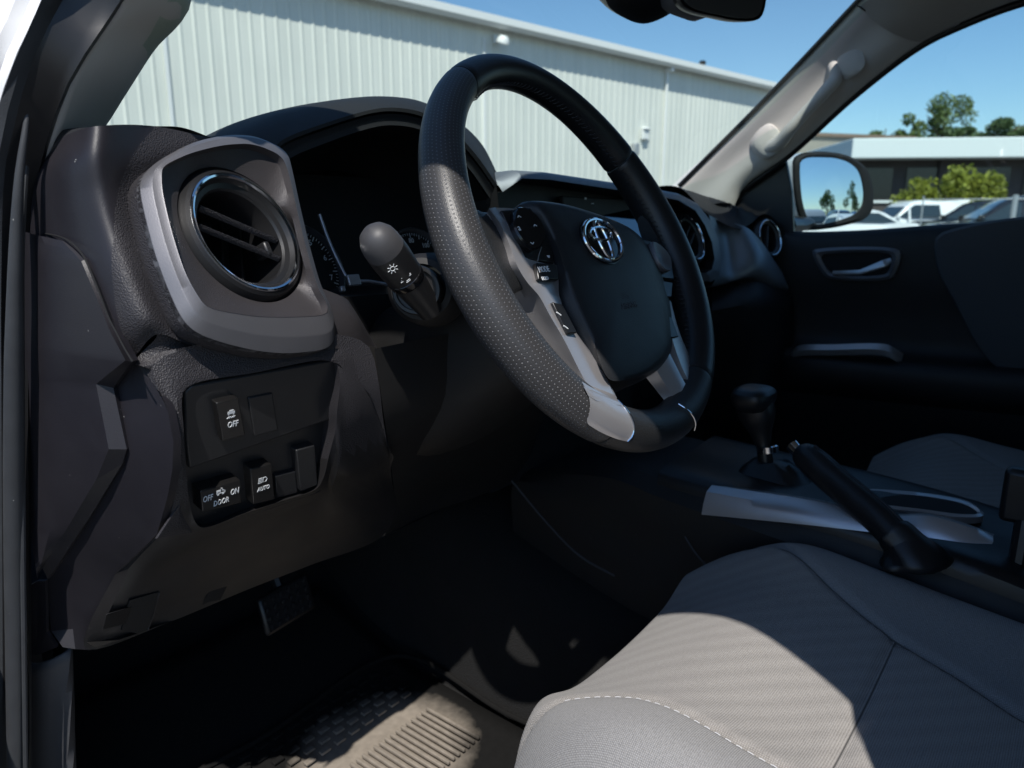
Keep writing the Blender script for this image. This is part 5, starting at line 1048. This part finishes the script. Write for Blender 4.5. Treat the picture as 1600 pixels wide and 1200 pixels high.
lettering('lettering', 'MODE', PW(850, 421, .0150), wa, wb_, .0074, M['white'], mbn, xs=.72); lettering('lettering', 'HOLD', PW(852, 435, .0150), wa, wb_, .0046, M['white'], mbn, xs=.72)
rk = slab('rocker_button', [PW(u, v, .0085) for u, v in ((857, 475), (873, 479), (896, 523), (881, 525))], WNn * .0045, M['piano'], sw, bevel=.0010)
for u, v in ((873, 490), (884, 511)): 
    c = PW(u, v, .0134); tube_obj('call_mark', [c - wa * .002 + wb_ * .0015, c, c + wa * .002 - wb_ * .0018], .0005, M['white'], rk, n=6)
# right button pod
rp = [PW(u, v, .008) for u, v in ((1000, 372), (1016, 376), (1038, 392), (1050, 410), (1054, 437), (1030, 434), (1018, 402))]
rpod = slab('button_pod', rp, -WNn * .01, M['piano'], sw, bevel=.0015); rpod['label'] = 'right pod with diamond-shaped button'
dp = [PW(u, v, .009) for u, v in ((1015, 380), (1030, 388), (1043, 405), (1044, 424), (1034, 424), (1022, 408))]
pillow('direction_button', dp, WNn, [(1.0, -.002), (1.0, .003), (.93, .0045), (.6, .0035), (.4, .002)], M['darksilver'], rpod, res=40)
slab('distance_button', [PW(u, v, .006) for u, v in ((1030, 440), (1048, 443), (1046, 466), (1037, 466))], WNn * .003, M['piano'], sw, bevel=.001)
slab('assist_button', [PW(u, v, .008) for u, v in ((1041, 496), (1046, 497), (1057, 528), (1044, 530))], WNn * .003, M['piano'], sw, bevel=.001)
# ================================================================== column and stalk
colm = thing('steering_column', 'black plastic steering column shroud behind the wheel', 'steering column', tuple(WC - WNn * .12))
rows = []
for d, hw, up, dn in ((.035, .052, .045, .055), (.055, .066, .052, .074), (.10, .080, .055, .088), (.16, .092, .055, .102), (.22, .098, .055, .112), (.30, .100, .055, .120)):
    r_ = []
    for t in np.linspace(0, 2 * math.pi, 40, endpoint=False):
        c_, s_ = math.cos(t), math.sin(t); r_.append(LW(hw * math.copysign(abs(c_) ** .62, c_), (up if s_ > 0 else dn) * math.copysign(abs(s_) ** .7, s_) - .01, -d))
    rows.append(r_)
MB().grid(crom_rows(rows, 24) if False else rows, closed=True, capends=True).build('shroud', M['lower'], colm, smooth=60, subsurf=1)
bt = aD(652, 456, .60); bn = unit([-.80, -.55, .12])
MB().lathe(bt + np.array([.01, .01, 0]), bn, [(.020, -.03), (.0205, .004), (.0195, .006), (.017, .006), (.0165, .003), (.004, .002)], 40).build('stalk_boot', M['black'], colm)
MB().lathe(bt + np.array([.02, .015, 0]), bn, [(.034, -.05), (.030, -.005), (.026, .001), (.021, .002)], 40).build('stalk_socket', M['lower'], colm)
st = thing('headlamp_stalk', 'black headlamp and turn-signal stalk with a grey rounded knob, left of the steering column', 'stalk', tuple(bt))
k0 = aD(584, 366, .56); k1 = aD(600, 388, .565); k2 = aD(622, 418, .58); k3 = aD(648, 452, .60)
ax_ = unit(k1 - k3)
cap = MB(); cap.lathe(k1, ax_, [(.0001, .0215), (.006, .0205), (.011, .017), (.0145, .011), (.0158, .004), (.016, -.002)], 40)
cap.build('knob_cap', mat('stalk_cap', (.052, .051, .054), .5, grain=2000, bump=.2), st)
MB().lathe(k1, ax_, [(.0162, -.002), (.0162, -.012), (.0156, -.022), (.0146, -.034), (.0132, -.046), (.0118, -.058), (.0105, -.075)], 40).build('knob', M['black'], st)
MB().lathe(k1, ax_, [(.0148, -.030), (.0154, -.0305), (.0150, -.036), (.0142, -.0375)], 40).build('collar', M['gloss'], st)
so_n = unit(np.cross(ax_, [0, 0, 1])); so_n = so_n if so_n @ (CAM - k1) > 0 else -so_n
cm_ = unit(CAM - k1); fn_ = unit(cm_ - ax_ * (cm_ @ ax_)); fu_ = unit(np.cross(fn_, ax_))
c = k1 - ax_ * .0085 + unit(fn_ + fu_ * .25) * .0166; 
mb = MB(); P = [c + (ax_ * math.cos(t) + fu_ * math.sin(t)) * .0019 for t in np.linspace(0, 6.283, 17)]; mb.tube(P, .0003, 5, cap=False)
for t in np.linspace(0, 6.283, 8, endpoint=False): d = ax_ * math.cos(t) + fu_ * math.sin(t); mb.tube([c + d * .0026, c + d * .0035, c + d * .0042], .0003, 5)
mb.build('lamp_symbol', M['white'], st, smooth=0)
mb = MB()
for i, (a, b) in enumerate(((-.021, .1), (-.0245, .25), (-.027, .0), (-.0235, -.2))):
    c = k1 + ax_ * a + unit(fn_ + fu_ * b) * .0152; mb.tube([c - fu_ * .0018, c, c + fu_ * .0018], .00035, 5); mb.tube([c - fu_ * .0018 + ax_ * .0012, c + ax_ * .0012, c + ax_ * .0012 + fu_ * .001], .0003, 5)
mb.build('stalk_marks', M['white'], st, smooth=0)
# ================================================================== seats
def seat(name, label, ox, front=True):
    t = thing(name, label, 'seat', (ox + .02, -.28, .60))
    # cushion: plan outline, height field with bolsters, rounded front and sewn seams
    X0, X1, Y0, Y1 = -.202, .308, -.58, -.022
    nx, ny = 150, 170
    cx, hw = (X0 + X1) / 2, (X1 - X0) / 2
    TOP = .900
    rs = [aZ(u, v, TOP + .005) for u, v in ((1205, 872), (1230, 885), (1290, 925), (1395, 985), (1500, 1030), (1600, 1080))]
    ls = [aZ(u, v, TOP - .008) for u, v in ((852, 1116), (880, 1097), (930, 1092), (1010, 1110), (1100, 1155), (1190, 1200))]
    yr_, xr_ = [q[1] for q in rs][::-1] , [q[0] for q in rs][::-1]
    def side_seam(y, s_):
        if s_ > 0: return np.interp(y, yr_, xr_)
        return np.interp(y, [-.6, -.3, -.2, -.12, -.06, -.02], [-.115, -.098, -.098, -.094, -.108, -.14])
    yc = -.262
    def plan(y):
        k = max(0, (y + .14) / .118); return hw * (1 - .20 * k ** 2.2)
    def hgt(x, y):
        e = abs((x - cx) / plan(y)); z = TOP
        z += .020 * math.exp(-((e - .74) / .20) ** 2) - .004 * math.exp(-((e) / .35) ** 2)
        z -= .060 * max(0, (e - .72) / .28) ** 2.6
        fy = max(0, (y - (-.17)) / .148); z -= .050 * fy ** 2.4; z += .012 * math.exp(-((y + .15) / .07) ** 2)
        z -= .045 * max(0, (-.25 - y) / .3) * (1 - e * .3)
        for s_ in (-1, 1):
            d = abs(x - side_seam(y, s_)); z -= .006 * math.exp(-(d / .006) ** 2)
        if side_seam(y, -1) < x < side_seam(y, 1):
            d = abs(y - yc); z -= .005 * math.exp(-(d / .006) ** 2)
        return z
    V = []
    for j in range(ny):
        v = j / (ny - 1)
        for i in range(nx):
            u = i / (nx - 1) * 2 - 1
            uu = min(1, abs(u) / .84); su = 1 if u > 0 else -1
            y = Y0 + (Y1 - Y0) * min(1, v / .86)
            x = cx + su * plan(y) * uu; z = hgt(x, y)
            if abs(u) > .84: k = (abs(u) - .84) / .16; z -= .16 * k ** 1.1; x += su * .006 * math.sin(k * 3.1) - su * .02 * k
            if v > .86: k = (v - .86) / .14; z -= .15 * k ** 1.1; y += .006 * math.sin(k * 3.1) - .03 * k
            V.append((x + ox, y, z))
    F = [(j * nx + i, j * nx + i + 1, (j + 1) * nx + i + 1, (j + 1) * nx + i) for j in range(ny - 1) for i in range(nx - 1)]
    cu = obj('cushion', V, F, M['seat'], t, smooth=180)
    cu.data.materials.append(M['seatside'])
    cvx = np.array(V)
    for p in cu.data.polygons:
        c = cvx[list(p.vertices)].mean(0) - np.array([ox, 0, 0])
        if c[0] > side_seam(c[1], 1) or c[0] < side_seam(c[1], -1): p.material_index = 1
    def sewn(path, name, m_, r, lift=0):
        tube_obj(name, [np.array([x + ox, y, hgt(x, y) + lift]) for x, y in path], r, m_, t, n=6)
    ys = np.linspace(-.56, -.035, 60)
    sewn([(side_seam(y, 1), y) for y in ys], 'seam', M['seamdark'], .0009); sewn([(side_seam(y, -1), y) for y in ys], 'seam', M['seamdark'], .0008)
    sewn([(x, yc) for x in np.linspace(side_seam(yc, -1), side_seam(yc, 1), 30)], 'seam', M['seamdark'], .0008)
    mb = MB()
    def stitches(fx, y0, y1):
        y = y0
        while y < y1:
            x1_, x2_ = fx(y), fx(y + .0045)
            a = np.array([x1_ + ox, y, hgt(x1_, y) + .0004]); b = np.array([x2_ + ox, y + .0045, hgt(x2_, y + .0045) + .0004]); mb.tube([a, (a + b) / 2 + np.array([0, 0, .0003]), b], .00045, 5)
            y += .0085
    stitches(lambda y: cx + plan(y) * .93, -.55, -.04); stitches(lambda y: cx - plan(y) * .93, -.55, -.04); stitches(lambda y: side_seam(y, -1) - .008, -.55, -.06)
    mb.build('stitching', M['thread'], t)
    sewn([(cx + plan(y) * .955, y) for y in ys], 'seam', M['seamdark'], .0008)
    # backrest
    rows = []
    for z, yb, w_, th in ((.86, -.58, .25, .10), (1.0, -.63, .27, .12), (1.15, -.68, .27, .12), (1.3, -.74, .25, .11), (1.42, -.78, .20, .08), (1.45, -.80, .12, .04)):
        r_ = []
        for a in np.linspace(0, 2 * math.pi, 36, endpoint=False):
            c_, s_ = math.cos(a), math.sin(a); r_.append((cx + ox + w_ * math.copysign(abs(c_) ** .6, c_), yb - .02 + th * .5 * math.copysign(abs(s_) ** .6, s_) + (.03 if abs(c_) > .75 and s_ > 0 else 0), z))
        rows.append(r_)
    MB().grid(rows, closed=True, capends=True).build('backrest', M['seatside'], t, subsurf=1)
    hr = []
    for z, w_, th in ((1.50, .06, .04), (1.52, .12, .09), (1.60, .13, .10), (1.66, .10, .07), (1.67, .05, .03)):
        hr.append([(cx + ox + w_ * math.copysign(abs(math.cos(a)) ** .6, math.cos(a)), -.82 + th * .5 * math.copysign(abs(math.sin(a)) ** .6, math.sin(a)), z) for a in np.linspace(0, 2 * math.pi, 28, endpoint=False)])
    hd = MB().grid(hr, closed=True, capends=True).build('headrest', M['seatside'], t, subsurf=1)
    for sx in (-.05, .05): tube_obj('post', [(cx + ox + sx, -.81, 1.40), (cx + ox + sx, -.815, 1.46), (cx + ox + sx, -.82, 1.54)], .006, M['chrome'], hd, n=10)
    MB().box((cx + ox, -.28, .66), (.44, .46, .14)).build('seat_base', M['black'], t, bevel=.02)
    return t
seat('driver_seat', 'light grey woven driver seat, its front left part in hard sunlight', 0)
ps_ = seat('passenger_seat', 'shaded passenger seat beyond the handbrake, only its cushion visible', .745)
ps_.location = ps_.location + Vector((.0, -.05, -.035))
# ================================================================== floor mat
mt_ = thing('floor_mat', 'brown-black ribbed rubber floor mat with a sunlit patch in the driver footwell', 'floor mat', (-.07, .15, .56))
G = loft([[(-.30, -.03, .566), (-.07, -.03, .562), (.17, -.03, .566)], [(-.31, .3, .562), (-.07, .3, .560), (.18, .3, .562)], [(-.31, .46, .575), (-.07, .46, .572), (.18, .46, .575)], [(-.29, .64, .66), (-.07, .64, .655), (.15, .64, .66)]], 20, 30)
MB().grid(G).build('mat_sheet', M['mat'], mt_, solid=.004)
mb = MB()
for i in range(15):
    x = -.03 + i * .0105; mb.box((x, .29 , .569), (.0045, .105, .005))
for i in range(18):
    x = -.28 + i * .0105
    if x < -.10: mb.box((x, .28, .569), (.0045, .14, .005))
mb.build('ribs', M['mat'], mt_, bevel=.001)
mb = MB()
for i in range(16):
    for j in range(5): mb.box((-.27 + i * .026 + (j % 2) * .013, .39 + j * .018, .570 + max(0, j - 2) * .003), (.016, .009, .004))
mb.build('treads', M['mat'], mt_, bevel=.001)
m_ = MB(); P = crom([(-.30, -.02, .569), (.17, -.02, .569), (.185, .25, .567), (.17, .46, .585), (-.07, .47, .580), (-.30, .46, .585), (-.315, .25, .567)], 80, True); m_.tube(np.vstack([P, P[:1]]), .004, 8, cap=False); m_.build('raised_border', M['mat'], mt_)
# ================================================================== centre console
con = thing('centre_console', 'black centre console with silver side trims around the gear lever and cup holder', 'console', (.40, -.1, .6))
tl_ = [aX(1096, 800, .275), aX(1100, 768, .275), aX(1112, 758, .278)]
a0 = [(1112, 758), (1180, 768), (1260, 780), (1330, 794), (1400, 806)]; a1 = [(1104, 768), (1180, 782), (1260, 794), (1330, 808), (1400, 820)]; a2 = [(1096, 804), (1180, 812), (1260, 820), (1330, 828), (1400, 836)]
AA = [aX(u, v, .290) for u, v in a0]; AB = [aX(u, v, .278) for u, v in a1]; AC = [aX(u, v, .270) for u, v in a2]
nz_ = AA[0] + np.array([.0, .02, -.01])
MB().grid([crom([q + np.array([.012, 0, -.002]) for q in AA], 40), crom(AA, 40), crom(AB, 40), crom([b * .5 + c * .5 + np.array([-.002, 0, 0]) for b, c in zip(AB, AC)], 40), crom(AC, 40), crom([q + np.array([.01, 0, -.003]) for q in AC], 40)]).build('side_trim', M['silver'], con, smooth=30)
b0 = [(1400, 806), (1450, 806), (1510, 822), (1552, 838)]; b1 = [(1402, 820), (1450, 826), (1510, 840), (1552, 846)]; b2 = [(1402, 834), (1450, 840), (1510, 848), (1550, 850)]
BA, BB, BC = [[aX(u, v, x) for u, v in b] for b, x in ((b0, .305), (b1, .292), (b2, .288))]
MB().grid([crom([q + np.array([.012, 0, -.002]) for q in BA], 30), crom(BA, 30), crom(BB, 30), crom(BC, 30), crom([q + np.array([.01, 0, -.004]) for q in BC], 30)]).build('rear_side_trim', M['silver'], con, smooth=30)
# top plate and body
tz = np.interp
rows = []
for y, z in ((.06, .972), (-.02, .968), (-.2, .960), (-.33, .945), (-.40, .93)):
    rows.append([(.283, y, z - .030), (.287, y, z - .012), (.30, y, z - .006), (.39, y, z - .006), (.475, y, z - .004), (.485, y, z - .012), (.49, y, z - .03)])
loft_obj('top_plate', rows, 30, 30, M['black'], con)
rows = []
for y, z, zb in ((.30, .90, .72), (.12, .95, .68), (.05, .945, .66), (-.2, .93, .62), (-.40, .905, .6)):
    rows.append([(.262, y, zb), (.275, y, z - .09), (.278, y, z), (.39, y, z), (.492, y, z), (.50, y, z - .09), (.51, y, zb)])
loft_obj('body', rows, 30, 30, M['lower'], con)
# cup holder with silver loop
ch = [aZ(u, v, .955) for u, v in ((1300, 772), (1352, 764), (1400, 766), (1460, 772), (1510, 782), (1532, 796), (1536, 806), (1500, 808), (1440, 800), (1380, 794), (1320, 790))]
ci = [aZ(u, v, .955) for u, v in ((1308, 776), (1354, 769), (1400, 771), (1458, 777), (1502, 786), (1524, 797), (1526, 803), (1498, 803), (1442, 796), (1384, 789), (1326, 784))]
co_, ci_ = crom(ch, 70, True), crom(ci, 70, True); ez = np.array([0, 0, 1.])
MB().grid([co_ - ez * .008, co_, (co_ + ci_) / 2 + ez * .002, ci_, ci_ - ez * .006], closed=True).build('cup_holder_trim', M['silver'], con)
MB().grid([ci_ - ez * .004, ci_ - ez * .006 ], closed=True).build('cup_holder_rim', M['black'], con)
MB().prism(ci_ - ez * .0025, ez * .002).build('cup_holder_well', M['deep'], con)
# side carpet edge lines
tube_obj('console_seam', [aX(1070, 838, .262), aX(1085, 862, .258), aX(1112, 893, .252)], .0012, M['doorcloth'], con, n=6, res=12)
tube_obj('tunnel_seam', [aX(800, 752, .235), aX(850, 812, .228), aX(905, 868, .222), aX(960, 900, .218)], .0015, M['doorcloth'], con, n=6, res=16)
# armrest box behind
rows = []
for y, z in ((-.385, 1.035), (-.40, 1.06), (-.5, 1.07), (-.75, 1.07)):
    rows.append([(.27, y, .75), (.268, y, z - .05), (.275, y, z - .01), (.30, y, z), (.39, y, z + .003), (.47, y, z), (.495, y, z - .01), (.50, y, z - .05), (.50, y, .75)])
arb = loft_obj('armrest_box', [[(x, -.380, min(z_, .9)) for x, y_, z_ in rows[0]]] + rows, 40, 30, M['doorgrey'], con)
# gear lever
gl_ = thing('gear_lever', 'dark automatic gear lever with leather knob and bright collar', 'gear lever', tuple(aX(1200, 770, .38)))
kx = .375
kp_ = [aX(1198, 745, kx), aX(1196, 718, kx), aX(1192, 694, kx), aX(1188, 672, kx), aX(1182, 645, kx), aX(1178, 624, kx), aX(1176, 612, kx)]
MB().tube(crom(kp_[:3], 8), np.linspace(.011, .009, 8), 14).build('shaft', M['black'], gl_)
MB().tube(crom(kp_[2:], 14), [.011, .012, .013, .015, .017, .020, .0225, .024, .025, .025, .0245, .023, .018, .008], 20, flat=.8).build('knob', M['leather_smooth'], gl_)
c = aX(1200, 701, kx); MB().lathe(c, unit(kp_[0] - kp_[2]), [(.011, -.005), (.0135, -.004), (.0135, .004), (.011, .005)], 24).build('collar', M['chrome'], gl_)
cc_ = aX(1178, 618, kx); MB().grid([[cc_ + np.array([math.copysign(abs(math.cos(a)) ** .7, math.cos(a)) * .036 * k, math.copysign(abs(math.sin(a)) ** .7, math.sin(a)) * .027 * k, h]) for a in np.linspace(0, 2 * math.pi, 32, endpoint=False)] for k, h in ((.62, -.022), (.88, -.012), (1.0, -.002), (.96, .006), (.75, .0115), (.3, .0135))], closed=True, capends=True).build('knob_cap', M['leather_smooth'], gl_, subsurf=1)
rows = []
for k, (s_, dz) in enumerate(((1.0, -.01), (.9, .008), (.62, .020), (.45, .034), (.3, .040))):
    base = aX(1205, 765, kx); rows.append([base + np.array([math.copysign(abs(math.cos(a)) ** .7, math.cos(a)) * .052 * s_, math.copysign(abs(math.sin(a)) ** .7, math.sin(a)) * .075 * s_, dz + .002 * math.sin(5 * a + k)]) for a in np.linspace(0, 2 * math.pi, 36, endpoint=False)])
MB().grid(rows, closed=True, capends=True).build('boot', M['leather_smooth'], gl_)
# handbrake
hb = thing('handbrake_lever', 'black handbrake lever with leather grip rising over the silver console trim', 'handbrake', tuple(aX(1400, 840, .31)))
hp_ = [aX(1247, 708, .322), aX(1264, 716, .318), aX(1300, 748, .306), aX(1340, 782, .290), aX(1375, 812, .276), aX(1398, 836, .266)]
MB().tube(crom(hp_, 24), np.interp(np.linspace(0, 1, 24), [0, .05, .2, .6, 1], [.0115, .0165, .0185, .0185, .0175]), 20).build('grip', M['leather_smooth'], hb)
MB().tube([aX(1237, 695, .326), aX(1243, 702, .324), aX(1250, 708, .322)], .008, 14).build('release_button', M['chrome'], hb)
tube_obj('grip_seam', [q + np.array([0, -.005, .0175]) for q in hp_[1:]], .0012, M['stitch'], hb, res=20)
rows = []
for k, (u, v, r1, r2) in enumerate(((1390, 826, .0185, .0185), (1402, 838, .022, .021), (1412, 848, .0215, .021), (1422, 858, .030, .027), (1428, 870, .038, .033), (1434, 884, .050, .040))):
    c = aX(u, v, .268 + .002 * k); dirn = unit(unit(hp_[-1] - hp_[0]) * max(.1, 1 - k / 5.) + np.array([0, -.1, -1.]) * k / 5.); xx = unit(np.cross(dirn, [0, 0, 1])); yy = np.cross(dirn, xx)
    rows.append([c + xx * r1 * math.cos(a) * (1 + .11 * math.sin(5 * a + 1.3 * k) * min(1, k / 2) + .05 * math.sin(9 * a + k)) + yy * r2 * math.sin(a) for a in np.linspace(0, 2 * math.pi, 30, endpoint=False)])
MB().grid(rows, closed=True, capends=True).build('boot', M['leather_smooth'], hb, subsurf=1)
# seat-belt buckle between the seats
sb = thing('seat_belt_buckle', 'dark seat-belt buckle on a short stalk at the right edge', 'seat belt buckle', tuple(aZ(1560, 900, .86)))
c = aX(1592, 735, .44)
q0 = aX(1588, 900, .33)
tube_obj('stalk', [q0, q0 + np.array([.005, .0, .03]), q0 + np.array([.012, .0, .06])], .010, M['black'], sb, n=10)
MB().box(q0 + np.array([.016, 0, .085]), (.022, .05, .06)).build('buckle', M['black'], sb, bevel=.006)
